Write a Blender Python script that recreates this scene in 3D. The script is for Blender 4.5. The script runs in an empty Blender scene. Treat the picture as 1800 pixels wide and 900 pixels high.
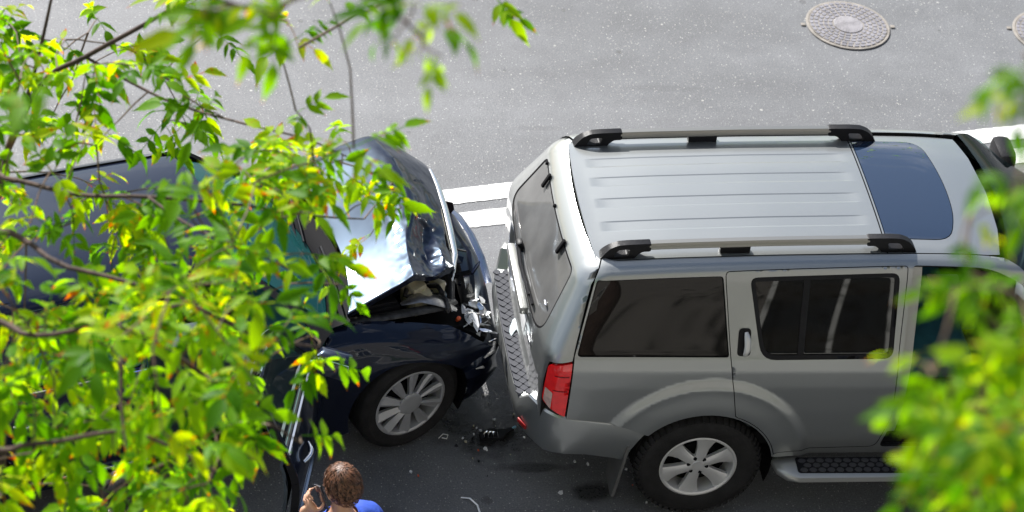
import bpy, bmesh, math, random
import numpy as np
from mathutils import Vector, Matrix
from mathutils.geometry import delaunay_2d_cdt
random.seed(7); RNG = np.random.default_rng(7)
R = math.radians
sc = bpy.context.scene
COL = sc.collection

# ------------------------------------------------------------------ camera
CAM = np.array([-3.85, -12.88, 11.71]); PITCH, YAW, ROLL = R(38.43), R(12.03), R(7.68)
fw = np.array([math.sin(YAW)*math.cos(PITCH), math.cos(YAW)*math.cos(PITCH), -math.sin(PITCH)])
r0 = np.array([math.cos(YAW), -math.sin(YAW), 0.0]); u0 = np.cross(r0, fw)
rt = math.cos(ROLL)*r0 + math.sin(ROLL)*u0; up = -math.sin(ROLL)*r0 + math.cos(ROLL)*u0
cd = bpy.data.cameras.new('camera'); cam = bpy.data.objects.new('camera', cd); COL.objects.link(cam)
cd.sensor_width = 36.0; cd.lens = 4950/1800*36.0; cd.clip_start = 0.1; cd.clip_end = 2000
cam.matrix_world = Matrix(((rt[0], up[0], -fw[0], CAM[0]), (rt[1], up[1], -fw[1], CAM[1]), (rt[2], up[2], -fw[2], CAM[2]), (0, 0, 0, 1)))
cd.dof.use_dof = True; cd.dof.focus_distance = 16.6; cd.dof.aperture_fstop = 2.8; cd.dof.aperture_blades = 0
sc.camera = cam

# ------------------------------------------------------------------ sky and sun
SUN_EL, SUN_AZ = R(37), R(-25)          # azimuth measured from +Y towards +X
sdir = Vector((math.sin(SUN_AZ)*math.cos(SUN_EL), math.cos(SUN_AZ)*math.cos(SUN_EL), math.sin(SUN_EL)))
w = bpy.data.worlds.new('World'); sc.world = w; w.use_nodes = True
nt = w.node_tree; nt.nodes.clear()
wo = nt.nodes.new('ShaderNodeOutputWorld'); bg = nt.nodes.new('ShaderNodeBackground')
sky = nt.nodes.new('ShaderNodeTexSky'); sky.sky_type = 'NISHITA'; sky.sun_disc = False
sky.sun_elevation = SUN_EL; sky.sun_rotation = SUN_AZ; sky.air_density = 1.0; sky.dust_density = 1.2; sky.ozone_density = 1.0
# scattered white clouds, the same all round the sky
tcw = nt.nodes.new('ShaderNodeTexCoord'); mpw = nt.nodes.new('ShaderNodeMapping'); mpw.inputs['Scale'].default_value = (1, 1, 2.2)
cn = nt.nodes.new('ShaderNodeTexNoise'); cn.inputs['Scale'].default_value = 2.3; cn.inputs['Detail'].default_value = 7; cn.inputs['Roughness'].default_value = .58
cr = nt.nodes.new('ShaderNodeValToRGB'); cr.color_ramp.elements[0].position = .5; cr.color_ramp.elements[1].position = .68
mx = nt.nodes.new('ShaderNodeMix'); mx.data_type = 'RGBA'; mx.inputs['B'].default_value = (11, 11.3, 11.8, 1)
nt.links.new(tcw.outputs['Generated'], mpw.inputs['Vector']); nt.links.new(mpw.outputs[0], cn.inputs['Vector'])
nt.links.new(cn.outputs['Fac'], cr.inputs[0]); nt.links.new(cr.outputs[0], mx.inputs['Factor'])
nt.links.new(sky.outputs[0], mx.inputs['A']); nt.links.new(mx.outputs['Result'], bg.inputs['Color'])
bg.inputs['Strength'].default_value = 0.058
nt.links.new(bg.outputs[0], wo.inputs['Surface'])
sl = bpy.data.lights.new('sun', 'SUN'); sl.energy = 5.0; sl.angle = R(0.53); sl.color = (1, .97, .935)
so = bpy.data.objects.new('sun', sl); COL.objects.link(so); so.rotation_euler = sdir.to_track_quat('Z', 'Y').to_euler()
vs = sc.view_settings; vs.view_transform = 'Standard'; vs.look = 'None'; vs.gamma = 1; vs.exposure = 1.12
try: vs.use_curve_mapping = False
except Exception: pass
sc.render.engine = 'CYCLES'; sc.cycles.max_bounces = 8; sc.cycles.transparent_max_bounces = 12
sc.cycles.caustics_reflective = False; sc.cycles.caustics_refractive = False; sc.cycles.sample_clamp_indirect = 6
sc.cycles.use_denoising = True

# ------------------------------------------------------------------ node helpers / materials
def newmat(name):
    m = bpy.data.materials.new(name); m.use_nodes = True
    return m, m.node_tree, m.node_tree.nodes['Principled BSDF']
def setp(b, **k):
    al = {'base': 'Base Color', 'rough': 'Roughness', 'metal': 'Metallic', 'coat': 'Coat Weight', 'coatr': 'Coat Roughness', 'spec': 'Specular IOR Level', 'trans': 'Transmission Weight', 'alpha': 'Alpha', 'ior': 'IOR'}
    for a, v in k.items():
        if a == 'base': v = (*v, 1)
        b.inputs[al[a]].default_value = v
def mat(name, base, rough=.5, metal=0, coat=0, spec=.5, var=0.0, vscale=8, bump=0, bscale=60, coatr=.03, rvar=0):
    m, t, b = newmat(name); setp(b, base=base, rough=rough, metal=metal, coat=coat, spec=spec, coatr=coatr)
    if var or bump or rvar:
        tc = t.nodes.new('ShaderNodeTexCoord'); n = t.nodes.new('ShaderNodeTexNoise'); n.inputs['Scale'].default_value = vscale; n.inputs['Detail'].default_value = 5
        t.links.new(tc.outputs['Object'], n.inputs['Vector'])
        if var:
            r = t.nodes.new('ShaderNodeValToRGB'); e = r.color_ramp.elements
            e[0].position = .3; e[1].position = .7
            e[0].color = (*[c*(1-var) for c in base], 1); e[1].color = (*[min(1, c*(1+var)) for c in base], 1)
            t.links.new(n.outputs['Fac'], r.inputs[0]); t.links.new(r.outputs[0], b.inputs['Base Color'])
        if rvar:
            mr = t.nodes.new('ShaderNodeMapRange'); mr.inputs['To Min'].default_value = max(.02, rough-rvar); mr.inputs['To Max'].default_value = rough+rvar
            t.links.new(n.outputs['Fac'], mr.inputs['Value']); t.links.new(mr.outputs[0], b.inputs['Roughness'])
        if bump:
            n2 = t.nodes.new('ShaderNodeTexNoise'); n2.inputs['Scale'].default_value = bscale; n2.inputs['Detail'].default_value = 3
            t.links.new(tc.outputs['Object'], n2.inputs['Vector'])
            bp = t.nodes.new('ShaderNodeBump'); bp.inputs['Strength'].default_value = bump; bp.inputs['Distance'].default_value = .01
            t.links.new(n2.outputs['Fac'], bp.inputs['Height']); t.links.new(bp.outputs[0], b.inputs['Normal'])
    return m
def glassmat(name, tint, body, refl_rough=.01, dust=0.0, opac=.9):
    """tinted pane: part sees through (tinted), part body colour, clear reflective coat"""
    m, t, b = newmat(name); setp(b, base=body, rough=refl_rough, coat=0, spec=.5, ior=1.5)
    tr = t.nodes.new('ShaderNodeBsdfTransparent'); tr.inputs['Color'].default_value = (*tint, 1)
    mxs = t.nodes.new('ShaderNodeMixShader'); out = t.nodes['Material Output']
    fr = t.nodes.new('ShaderNodeFresnel'); fr.inputs['IOR'].default_value = 1.5
    ad = t.nodes.new('ShaderNodeMath'); ad.operation = 'MAXIMUM'; ad.inputs[1].default_value = opac
    t.links.new(fr.outputs[0], ad.inputs[0]); t.links.new(ad.outputs[0], mxs.inputs[0])
    t.links.new(tr.outputs[0], mxs.inputs[1]); t.links.new(b.outputs[0], mxs.inputs[2]); t.links.new(mxs.outputs[0], out.inputs['Surface'])
    if dust:
        tc = t.nodes.new('ShaderNodeTexCoord'); n = t.nodes.new('ShaderNodeTexNoise'); n.inputs['Scale'].default_value = 3.5; n.inputs['Detail'].default_value = 6
        t.links.new(tc.outputs['Object'], n.inputs['Vector'])
        r = t.nodes.new('ShaderNodeValToRGB'); e = r.color_ramp.elements; e[0].position = .3; e[1].position = .75
        e[0].color = (*[c*(1-dust*.3) for c in body], 1); e[1].color = (*[min(1, c*(1+dust)) for c in body], 1)
        t.links.new(n.outputs['Fac'], r.inputs[0]); t.links.new(r.outputs[0], b.inputs['Base Color'])
    return m
M = {}
def paint(name, base, rough, metal, coat=1.0, dust=.1, haze=.14):
    m, t, b = newmat(name); setp(b, base=base, rough=rough, metal=metal, coat=coat, coatr=.03)
    tc = t.nodes.new('ShaderNodeTexCoord'); n = t.nodes.new('ShaderNodeTexNoise'); n.inputs['Scale'].default_value = 2.2; n.inputs['Detail'].default_value = 8; n.inputs['Roughness'].default_value = .7
    t.links.new(tc.outputs['Object'], n.inputs['Vector'])
    r = t.nodes.new('ShaderNodeValToRGB'); e = r.color_ramp.elements; e[0].position = .25; e[1].position = .8
    e[0].color = (*base, 1); e[1].color = (*[c*(1-dust)+dust*.45 for c in base], 1)
    t.links.new(n.outputs['Fac'], r.inputs[0]); t.links.new(r.outputs[0], b.inputs['Base Color'])
    mr = t.nodes.new('ShaderNodeMapRange'); mr.inputs['From Min'].default_value = .3; mr.inputs['From Max'].default_value = .75; mr.inputs['To Min'].default_value = .02; mr.inputs['To Max'].default_value = haze
    t.links.new(n.outputs['Fac'], mr.inputs['Value']); t.links.new(mr.outputs[0], b.inputs['Coat Roughness'])
    # faint orange peel keeps the reflections from being ruler-straight
    n2 = t.nodes.new('ShaderNodeTexNoise'); n2.inputs['Scale'].default_value = 14; n2.inputs['Detail'].default_value = 2
    t.links.new(tc.outputs['Object'], n2.inputs['Vector'])
    bp = t.nodes.new('ShaderNodeBump'); bp.inputs['Strength'].default_value = .05; bp.inputs['Distance'].default_value = .01
    t.links.new(n2.outputs['Fac'], bp.inputs['Height']); t.links.new(bp.outputs[0], b.inputs['Coat Normal'])
    return m
M['silver'] = paint('silver_paint', (.345, .362, .358), .34, .8, dust=.10)
M['silver_trim'] = paint('silver_trim', (.36, .365, .35), .4, .7, coat=.5)
M['navy'] = paint('navy_paint', (.005, .007, .020), .34, .2, coat=.8, dust=.006, haze=.05)
M['navy'].node_tree.nodes['Principled BSDF'].inputs['Specular Tint'].default_value = (.36, .74, 1, 1); M['navy'].node_tree.nodes['Principled BSDF'].inputs['Specular IOR Level'].default_value = .12
M['black_plastic'] = mat('black_plastic', (.012, .012, .014), .45, spec=.16, var=.25, bump=.15)
M['matte_black'] = mat('matte_black', (.006, .006, .007), .8, spec=.12)
M['seam_shade'] = mat('seam_shade', (.012, .012, .012), .7, spec=.15)
M['rubber'] = mat('rubber', (.016, .0155, .0155), .75, spec=.25, var=.3, vscale=14, bump=.3, bscale=90)
M['alloy'] = mat('alloy', (.60, .60, .59), .34, metal=.35, coat=.4, var=.08)
M['grey_alloy'] = mat('grey_alloy', (.42, .43, .44), .38, metal=.35, coat=.3, var=.1)
M['chrome'] = mat('chrome', (.8, .82, .84), .08, metal=1)
M['steel'] = mat('steel', (.35, .34, .33), .4, metal=.9, var=.3, vscale=30)
M['dark_steel'] = mat('dark_steel', (.06, .058, .055), .5, metal=.6, var=.5, vscale=25)
M['tint'] = glassmat('tinted_glass', (.06, .055, .05), (.010, .009, .008), opac=.9)
M['rear_glass'] = glassmat('dusty_rear_glass', (.1, .1, .1), (.10, .10, .098), refl_rough=.07, dust=.5, opac=.95)
M['roof_glass'] = glassmat('sunroof_glass', (.05, .06, .08), (.012, .024, .050), opac=.96)
for _k, _v in (('Specular IOR Level', 1.0), ('Coat Weight', 1.0), ('Coat IOR', 1.7), ('Coat Roughness', .01)): M['roof_glass'].node_tree.nodes['Principled BSDF'].inputs[_k].default_value = _v
M['teal_glass'] = glassmat('green_windshield', (.45, .75, .73), (.03, .17, .17), opac=.42)
M['clear_glass'] = glassmat('clear_glass', (.75, .86, .84), (.1, .16, .16), opac=.12)
M['white'] = mat('white_plastic', (.75, .76, .76), .35, var=.06)
M['interior'] = mat('interior_grey', (.045, .06, .065), .7, var=.2)
M['interior_teal'] = mat('interior_teal', (.025, .12, .13), .6, var=.2)

# ------------------------------------------------------------------ object helpers
def link(o, parent=None):
    COL.objects.link(o)
    if parent is not None: o.parent = parent
    return o
def tag(o, label=None, cat=None, group=None, kind=None):
    if label: o['label'] = label
    if cat: o['category'] = cat
    if group: o['group'] = group
    if kind: o['kind'] = kind
    return o
def empty(name, loc=(0, 0, 0), rz=0, parent=None):
    o = bpy.data.objects.new(name, None); o.location = loc; o.rotation_euler = (0, 0, rz); o.empty_display_size = .2
    return link(o, parent)
def smooth_by_angle(me, ang):
    bm = bmesh.new(); bm.from_mesh(me); ca = math.cos(ang)
    for f in bm.faces: f.smooth = True
    for e in bm.edges:
        e.smooth = not (len(e.link_faces) == 2 and e.link_faces[0].normal.dot(e.link_faces[1].normal) < ca) and len(e.link_faces) == 2
    bm.to_mesh(me); bm.free()
def mesh(name, verts, faces, m=None, parent=None, smooth=None, fix=True):
    me = bpy.data.meshes.new(name); me.from_pydata([tuple(map(float, v)) for v in verts], [], [tuple(f) for f in faces]); me.update()
    if fix:
        bm = bmesh.new(); bm.from_mesh(me); bmesh.ops.recalc_face_normals(bm, faces=bm.faces); bm.to_mesh(me); bm.free()
    if smooth is not None: smooth_by_angle(me, R(smooth))
    if m: me.materials.append(M[m] if isinstance(m, str) else m)
    return link(bpy.data.objects.new(name, me), parent)
def inst(name, me, parent=None, loc=(0, 0, 0), rot=(0, 0, 0), scl=(1, 1, 1)):
    o = bpy.data.objects.new(name, me); o.location = loc; o.rotation_euler = rot; o.scale = scl
    return link(o, parent)
class MB:
    """collects shapes of ONE part"""
    def __init__(s): s.v = []; s.f = []
    def add(s, v, f):
        k = len(s.v); s.v += [tuple(map(float, p)) for p in v]; s.f += [tuple(i+k for i in q) for q in f]; return s
    def box(s, c, d, rot=None, bevel=0, taper=1.0):
        hx, hy, hz = d[0]/2, d[1]/2, d[2]/2
        if bevel > 0:
            b = min(bevel, hx*.9, hy*.9, hz*.9)
            bm = bmesh.new(); bmesh.ops.create_cube(bm, size=1); bmesh.ops.scale(bm, vec=d, verts=bm.verts)
            bmesh.ops.bevel(bm, geom=list(bm.edges), offset=b, segments=2, profile=.6, affect='EDGES')
            bm.verts.index_update(); P = [v.co.copy() for v in bm.verts]; Fc = [[v.index for v in f.verts] for f in bm.faces]; bm.free()
        else:
            P = [Vector((x, y, z)) for z in (-hz, hz) for x, y in ((-hx, -hy), (hx, -hy), (hx, hy), (-hx, hy))]
            Fc = [(3, 2, 1, 0), (4, 5, 6, 7), (0, 1, 5, 4), (1, 2, 6, 5), (2, 3, 7, 6), (3, 0, 4, 7)]
        if taper != 1.0:
            for p in P:
                k = 1+(taper-1)*(p.z/hz*.5+.5); p.x *= k; p.y *= k
        if rot is not None:
            if not isinstance(rot, Matrix): 
                from mathutils import Euler
                rot = Euler(rot).to_matrix()
            P = [rot @ p for p in P]
        return s.add([(p[0]+c[0], p[1]+c[1], p[2]+c[2]) for p in P], Fc)
    def tube(s, pts, rad, n=8, cap=True, flat=1.0, upv=(0, 0, 1)):
        pts = [Vector(p) for p in pts]; rad = rad if hasattr(rad, '__len__') else [rad]*len(pts)
        V = []; Fc = []
        prev = None
        for i, p in enumerate(pts):
            t = (pts[min(i+1, len(pts)-1)]-pts[max(i-1, 0)]).normalized()
            a = Vector(upv) if prev is None else prev
            a = a-t*a.dot(t)
            if a.length < 1e-4: a = Vector((1, 0, 0))-t*t.x
            a.normalize(); prev = a; b = t.cross(a)
            for k in range(n):
                th = 2*math.pi*k/n
                V.append(p+a*math.sin(th)*rad[i]*flat+b*math.cos(th)*rad[i])
        for i in range(len(pts)-1):
            for k in range(n): Fc.append((i*n+k, i*n+(k+1) % n, (i+1)*n+(k+1) % n, (i+1)*n+k))
        if cap: Fc.append(tuple(range(n))[::-1]); Fc.append(tuple((len(pts)-1)*n+k for k in range(n)))
        return s.add(V, Fc)
    def lathe(s, prof, n=48, axis='y', c=(0, 0, 0), closed=True):
        V = []; Fc = []; m_ = len(prof)
        for k in range(n):
            th = 2*math.pi*k/n; ca, sa = math.cos(th), math.sin(th)
            for (r, h) in prof:
                if axis == 'y': V.append((r*ca+c[0], h+c[1], r*sa+c[2]))
                else: V.append((r*ca+c[0], r*sa+c[1], h+c[2]))
        for k in range(n):
            for j in range(m_ if closed else m_-1):
                Fc.append((k*m_+j, k*m_+(j+1) % m_, ((k+1) % n)*m_+(j+1) % m_, ((k+1) % n)*m_+j))
        return s.add(V, Fc)
    def prism(s, poly, h0, h1, fn=None):
        """poly in 2-D extruded between h0 and h1; fn(a,b,h)->xyz"""
        fn = fn or (lambda a, b, h: (a, b, h)); n = len(poly)
        V = [fn(a, b, h0) for a, b in poly]+[fn(a, b, h1) for a, b in poly]
        return s.add(V, [tuple(range(n))[::-1], tuple(range(n, 2*n))]+[(i, (i+1) % n, n+(i+1) % n, n+i) for i in range(n)])
    def grid(s, P, close_u=False):
        nu, nv = len(P), len(P[0]); V = [p for row in P for p in row]; Fc = []
        for i in range(nu-1+(1 if close_u else 0)):
            for j in range(nv-1): Fc.append((i*nv+j, i*nv+j+1, ((i+1) % nu)*nv+j+1, ((i+1) % nu)*nv+j))
        return s.add(V, Fc)
    def build(s, name, m, parent=None, smooth=35, fix=True): return mesh(name, s.v, s.f, m, parent, smooth, fix)

def resample(poly, step, closed=True):
    out = []; n = len(poly)
    for i in range(n if closed else n-1):
        a = np.array(poly[i], float); b = np.array(poly[(i+1) % n], float); k = max(1, int(math.ceil(np.linalg.norm(b-a)/step)))
        out += [tuple(a+(b-a)*j/k) for j in range(k)]
    if not closed: out.append(tuple(poly[-1]))
    return out
def rounded(poly, rads, n=5):
    """round the corners of a closed 2-D polygon; rads one number or one per corner"""
    out = []; N = len(poly)
    for i in range(N):
        r = rads[i] if hasattr(rads, '__len__') else rads
        p = np.array(poly[i], float); a = np.array(poly[i-1], float)-p; b = np.array(poly[(i+1) % N], float)-p
        if r <= 0: out.append(tuple(p)); continue
        la, lb = np.linalg.norm(a), np.linalg.norm(b); t = min(r, la*.45, lb*.45)
        A = p+a/la*t; B = p+b/lb*t
        for k in range(n+1):
            q = k/n; out.append(tuple((1-q)**2*A+2*q*(1-q)*p+q*q*B))
    return out
def inside(P, poly):
    x, y = P[:, 0], P[:, 1]; c = np.zeros(len(P), bool); n = len(poly); Q = np.array(poly)
    for i in range(n):
        x1, y1 = Q[i]; x2, y2 = Q[(i+1) % n]
        m_ = ((y1 > y) != (y2 > y))
        with np.errstate(divide='ignore', invalid='ignore'):
            xi = (x2-x1)*(y-y1)/(y2-y1+1e-30)+x1
        c ^= m_ & (x < xi)
    return c
def patch(name, outline, fmap, m, parent, holes=(), step=.04, lip=.025, ref=None, flip=None):
    """one panel: a 2-D outline (with holes) laid on the surface fmap(a,b)->xyz, rims turned inwards by lip; normals from the surface itself"""
    loops = [resample(outline, step)]+[resample(h, step) for h in holes]
    pts = []; edges = []
    for L in loops:
        k = len(pts); n = len(L); pts += L; edges += [(k+i, k+(i+1) % n) for i in range(n)]
    B = np.array(loops[0]); lo, hi = B.min(0), B.max(0)
    g = np.array([(x, y) for x in np.arange(lo[0]+step*.5, hi[0], step) for y in np.arange(lo[1]+step*.5, hi[1], step)])
    if len(g):
        c = np.zeros(len(g), bool)
        for L in loops: c ^= inside(g, L)
        g = g[c]; A = np.array(pts)
        if len(g):
            d = np.sqrt(((g[:, None, :]-A[None])**2).sum(-1)).min(1); g = g[d > step*.45]
            pts += [tuple(q) for q in g]
    ov, oe, of, *_ = delaunay_2d_cdt([Vector(p) for p in pts], edges, [], 0, 1e-7)
    V2 = np.array([(v[0], v[1]) for v in ov]); T = np.array([f for f in of if len(f) == 3])
    cen = V2[T].mean(1); keep = np.zeros(len(T), bool)
    for L in loops: keep ^= inside(cen, L)
    T = T[keep]
    used = np.unique(T); rem = -np.ones(len(V2), int); rem[used] = np.arange(len(used)); V2 = V2[used]; T = rem[T]
    P = np.array([fmap(a, b) for a, b in V2]); h = 1e-3
    Pa = np.array([fmap(a+h, b) for a, b in V2])-np.array([fmap(a-h, b) for a, b in V2]); Pb = np.array([fmap(a, b+h) for a, b in V2])-np.array([fmap(a, b-h) for a, b in V2])
    Nn = np.cross(Pa, Pb); Nn /= np.linalg.norm(Nn, axis=1)[:, None]+1e-12
    rf = np.array(ref if ref is not None else (P[:, 0].mean(), 0, .9))
    if np.sum((P-rf)*Nn) < 0: Nn = -Nn
    fn = np.cross(P[T[:, 1]]-P[T[:, 0]], P[T[:, 2]]-P[T[:, 0]]); bad = (fn*Nn[T[:, 0]]).sum(1) < 0
    T[bad] = T[bad][:, ::-1]
    faces = [tuple(t) for t in T]; ln = [Nn[i] for t in faces for i in t]
    V = [tuple(p) for p in P]
    if lip:
        cnt = {}
        for t in faces:
            for i in range(3): cnt[(t[i], t[(i+1) % 3])] = 1
        rim = [e for e in cnt if (e[1], e[0]) not in cnt]; idx = {}
        for a, b in rim:
            for q in (a, b):
                if q not in idx: idx[q] = len(V); V.append(tuple(P[q]-Nn[q]*lip))
        for a, b in rim:
            f = (b, a, idx[a], idx[b]); nn = np.cross(P[a]-P[b], np.array(V[idx[a]])-P[b]); nn = nn/(np.linalg.norm(nn)+1e-12)
            faces.append(f); ln += [nn]*4
    nface = len(T)
    me = bpy.data.meshes.new(name); me.from_pydata(V, [], faces); me.update()
    me.polygons.foreach_set('use_smooth', [True]*len(me.polygons))
    me.normals_split_custom_set([tuple(x) for x in ln])
    me.materials.append(M[m] if isinstance(m, str) else m)
    if lip and m in ('silver', 'navy'):                # shut lines: shade of the gaps painted black onto the body-coloured folded edges
        me.materials.append(M['seam_shade']); me.polygons.foreach_set('material_index', [0]*nface+[1]*(len(faces)-nface))
    return link(bpy.data.objects.new(name, me), parent)
def curve_table(xs, ys, sm=.02):
    lo, hi = xs[0], xs[-1]; g = np.linspace(lo, hi, 801); v = np.interp(g, xs, ys)
    k = max(1, int(sm/((hi-lo)/800))); ker = np.hanning(2*k+3); ker /= ker.sum()
    pv = np.pad(v, k+1, mode='reflect', reflect_type='odd'); v = np.convolve(pv, ker, 'valid')
    return lambda q: np.interp(q, g, v)
def sstep(a, b, x):
    t = min(1, max(0, (x-a)/(b-a))); return t*t*(3-2*t)

# ================================================================== THE SETTING
RD = R(10.7); rdx, rdy = math.cos(RD), math.sin(RD)
def road_pt(a, b, z=0):      # a along the road, b across (away from the camera), from the foot of the white lines
    return (-.70+a*rdx-b*rdy, 2.0+a*rdy+b*rdx, z)
def road_sheet(name, a0, a1, b0, b1, z, m, kind='structure', th=0.0):
    P = [road_pt(a0, b0, z), road_pt(a1, b0, z), road_pt(a1, b1, z), road_pt(a0, b1, z)]
    mb = MB()
    if th: mb.prism([(p[0], p[1]) for p in P], z-th, z)
    else: mb.add(P, [(0, 1, 2, 3)])
    o = mb.build(name, m, None, smooth=None); return tag(o, kind=kind)
def asphalt(name, base, stains):
    m, t, b = newmat(name); N = t.nodes.new; L = t.links.new
    tc = N('ShaderNodeTexCoord')
    def noise(scale, detail=5, rough=.6, sx=1, sy=1, rot=0):
        mp = N('ShaderNodeMapping'); mp.inputs['Scale'].default_value = (sx, sy, 1); mp.inputs['Rotation'].default_value = (0, 0, rot)
        L(tc.outputs['Object'], mp.inputs['Vector'])
        n = N('ShaderNodeTexNoise'); n.inputs['Scale'].default_value = scale; n.inputs['Detail'].default_value = detail; n.inputs['Roughness'].default_value = rough
        L(mp.outputs[0], n.inputs['Vector']); return n.outputs['Fac']
    def ramp(v, p0, p1, c0=0, c1=1):
        r = N('ShaderNodeMapRange'); r.inputs['From Min'].default_value = p0; r.inputs['From Max'].default_value = p1; r.inputs['To Min'].default_value = c0; r.inputs['To Max'].default_value = c1
        L(v, r.inputs['Value']); return r.outputs[0]
    def mth(op, a, bb):
        n = N('ShaderNodeMath'); n.operation = op
        for i, q in enumerate((a, bb)):
            if isinstance(q, (int, float)): n.inputs[i].default_value = q
            else: L(q, n.inputs[i])
        return n.outputs[0]
    def mix(f, A, Bc, typ='MIX'):
        n = N('ShaderNodeMix'); n.data_type = 'RGBA'; n.blend_type = typ
        for k, q in (('Factor', f), ('A', A), ('B', Bc)):
            if isinstance(q, tuple): n.inputs[k].default_value = (*q, 1)
            elif isinstance(q, (int, float)): n.inputs[k].default_value = q
            else: L(q, n.inputs[k])
        return n.outputs['Result']
    def vor(scale, thr):
        # each aggregate stone: a cell picked by its random colour, drawn as a small disc with its own size
        v = N('ShaderNodeTexVoronoi'); v.inputs['Scale'].default_value = scale; L(tc.outputs['Object'], v.inputs['Vector'])
        s = N('ShaderNodeSeparateColor'); L(v.outputs['Color'], s.inputs[0])
        pick = mth('GREATER_THAN', s.outputs[0], thr); size = mth('MULTIPLY', s.outputs[1], .42)
        return mth('MULTIPLY', pick, mth('LESS_THAN', v.outputs['Distance'], size))
    tone = ramp(noise(.55, 4, .55, .35, 1.6, -RD), .3, .7, .74, 1.24)          # worn wheel tracks run along the road
    tone2 = ramp(noise(3.2, 6, .65), .3, .7, .88, 1.12)
    fine = ramp(noise(95, 3, .6), .25, .75, .62, 1.38)
    v = mth('MULTIPLY', mth('MULTIPLY', tone, tone2), fine)
    cc = N('ShaderNodeCombineColor')
    for i, c in enumerate(base): L(mth('MULTIPLY', v, c), cc.inputs[i])
    col = cc.outputs[0]
    col = mix(mth('MULTIPLY', vor(95, .80), .45), col, (.36, .36, .35))
    col = mix(mth('MULTIPLY', vor(80, .87), .55), col, (.55, .54, .50))
    col = mix(mth('MULTIPLY', vor(36, .990), .35), col, (.66, .64, .58))
    col = mix(mth('MULTIPLY', vor(9.0, .96), mth('MULTIPLY', noise(30, 2), .9)), col, (.035, .034, .033))
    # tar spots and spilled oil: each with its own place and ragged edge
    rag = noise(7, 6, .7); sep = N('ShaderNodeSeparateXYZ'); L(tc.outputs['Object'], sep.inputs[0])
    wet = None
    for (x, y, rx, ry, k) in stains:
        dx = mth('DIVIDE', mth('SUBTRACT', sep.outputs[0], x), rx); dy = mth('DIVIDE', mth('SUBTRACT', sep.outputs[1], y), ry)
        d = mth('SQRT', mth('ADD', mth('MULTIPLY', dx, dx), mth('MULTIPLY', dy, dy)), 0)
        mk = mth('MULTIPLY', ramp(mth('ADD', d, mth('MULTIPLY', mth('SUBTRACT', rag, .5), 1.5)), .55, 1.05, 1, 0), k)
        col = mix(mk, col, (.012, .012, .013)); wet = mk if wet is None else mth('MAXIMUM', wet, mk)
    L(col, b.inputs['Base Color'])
    rgh = ramp(noise(60, 3), .3, .7, .50, .72)
    rgh = mth('MULTIPLY', rgh, ramp(wet, 0, 1, 1, .35)) if wet is not None else rgh
    L(rgh, b.inputs['Roughness']); b.inputs['Specular IOR Level'].default_value = .5
    bp = N('ShaderNodeBump'); bp.inputs['Strength'].default_value = .55; bp.inputs['Distance'].default_value = .006
    L(mth('ADD', noise(110, 4, .7), mth('MULTIPLY', noise(18, 3), .6)), bp.inputs['Height']); L(bp.outputs[0], b.inputs['Normal'])
    return m
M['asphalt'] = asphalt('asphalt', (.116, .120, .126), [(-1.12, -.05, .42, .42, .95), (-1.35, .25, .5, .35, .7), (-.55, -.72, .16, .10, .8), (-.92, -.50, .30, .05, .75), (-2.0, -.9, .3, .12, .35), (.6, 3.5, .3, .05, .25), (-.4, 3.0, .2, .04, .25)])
M['pavement'] = mat('pavement', (.24, .235, .22), .85, var=.2, vscale=3, bump=.3)
M['kerb_stone'] = mat('kerb_stone', (.33, .325, .31), .8, var=.2, vscale=6, bump=.3)
M['earth'] = mat('earth', (.06, .085, .03), .95, var=.4, vscale=1.5, bump=.4)
g = MB(); g.add([(-400, -400, -.02), (400, -400, -.02), (400, 400, -.02), (-400, 400, -.02)], [(0, 1, 2, 3)])
tag(g.build('ground', 'earth', None, None), kind='structure')
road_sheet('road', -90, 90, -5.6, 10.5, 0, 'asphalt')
road_sheet('pavement_near', -90, 90, -9.4, -5.75, .13, 'pavement', th=.14)
road_sheet('kerb_near', -90, 90, -5.75, -5.60, .14, 'kerb_stone', th=.15)
road_sheet('kerb_far', -90, 90, 10.5, 10.65, .14, 'kerb_stone', th=.15)
road_sheet('pavement_far', -90, 90, 10.65, 13.5, .13, 'pavement', th=.14)
# white double line, thermoplastic with ragged, worn edges
m, t, b = newmat('road_paint'); setp(b, rough=.6)
tc = t.nodes.new('ShaderNodeTexCoord')
n1 = t.nodes.new('ShaderNodeTexNoise'); n1.inputs['Scale'].default_value = 26; n1.inputs['Detail'].default_value = 6; n1.inputs['Roughness'].default_value = .75
n2 = t.nodes.new('ShaderNodeTexNoise'); n2.inputs['Scale'].default_value = 3; n2.inputs['Detail'].default_value = 4
for n in (n1, n2): t.links.new(tc.outputs['Object'], n.inputs['Vector'])
ad = t.nodes.new('ShaderNodeMath'); ad.operation = 'ADD'; t.links.new(n1.outputs[0], ad.inputs[0]); t.links.new(n2.outputs[0], ad.inputs[1])
rp = t.nodes.new('ShaderNodeValToRGB'); e = rp.color_ramp.elements; e[0].position = .36; e[0].color = (.2, .2, .2, 1); e[1].position = .46; e[1].color = (.68, .68, .66, 1)
hf = t.nodes.new('ShaderNodeMath'); hf.operation = 'MULTIPLY'; hf.inputs[1].default_value = .5; t.links.new(ad.outputs[0], hf.inputs[0])
t.links.new(hf.outputs[0], rp.inputs[0]); t.links.new(rp.outputs[0], b.inputs['Base Color']); M['road_paint'] = m
def stripe(name, b0, b1):
    mb = MB(); rnd = random.Random(hash(name) % 99 if False else int(b0*1000)); A = np.arange(-8, 14, .035); lo = []; hi = []
    for i, a in enumerate(A):
        lo.append(road_pt(a, b0+rnd.uniform(-.004, .004), .004)); hi.append(road_pt(a, b1+rnd.uniform(-.004, .004), .004))
    mb.grid([lo, hi]); tag(mb.build(name, 'road_paint', None, None), kind='structure')
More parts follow.
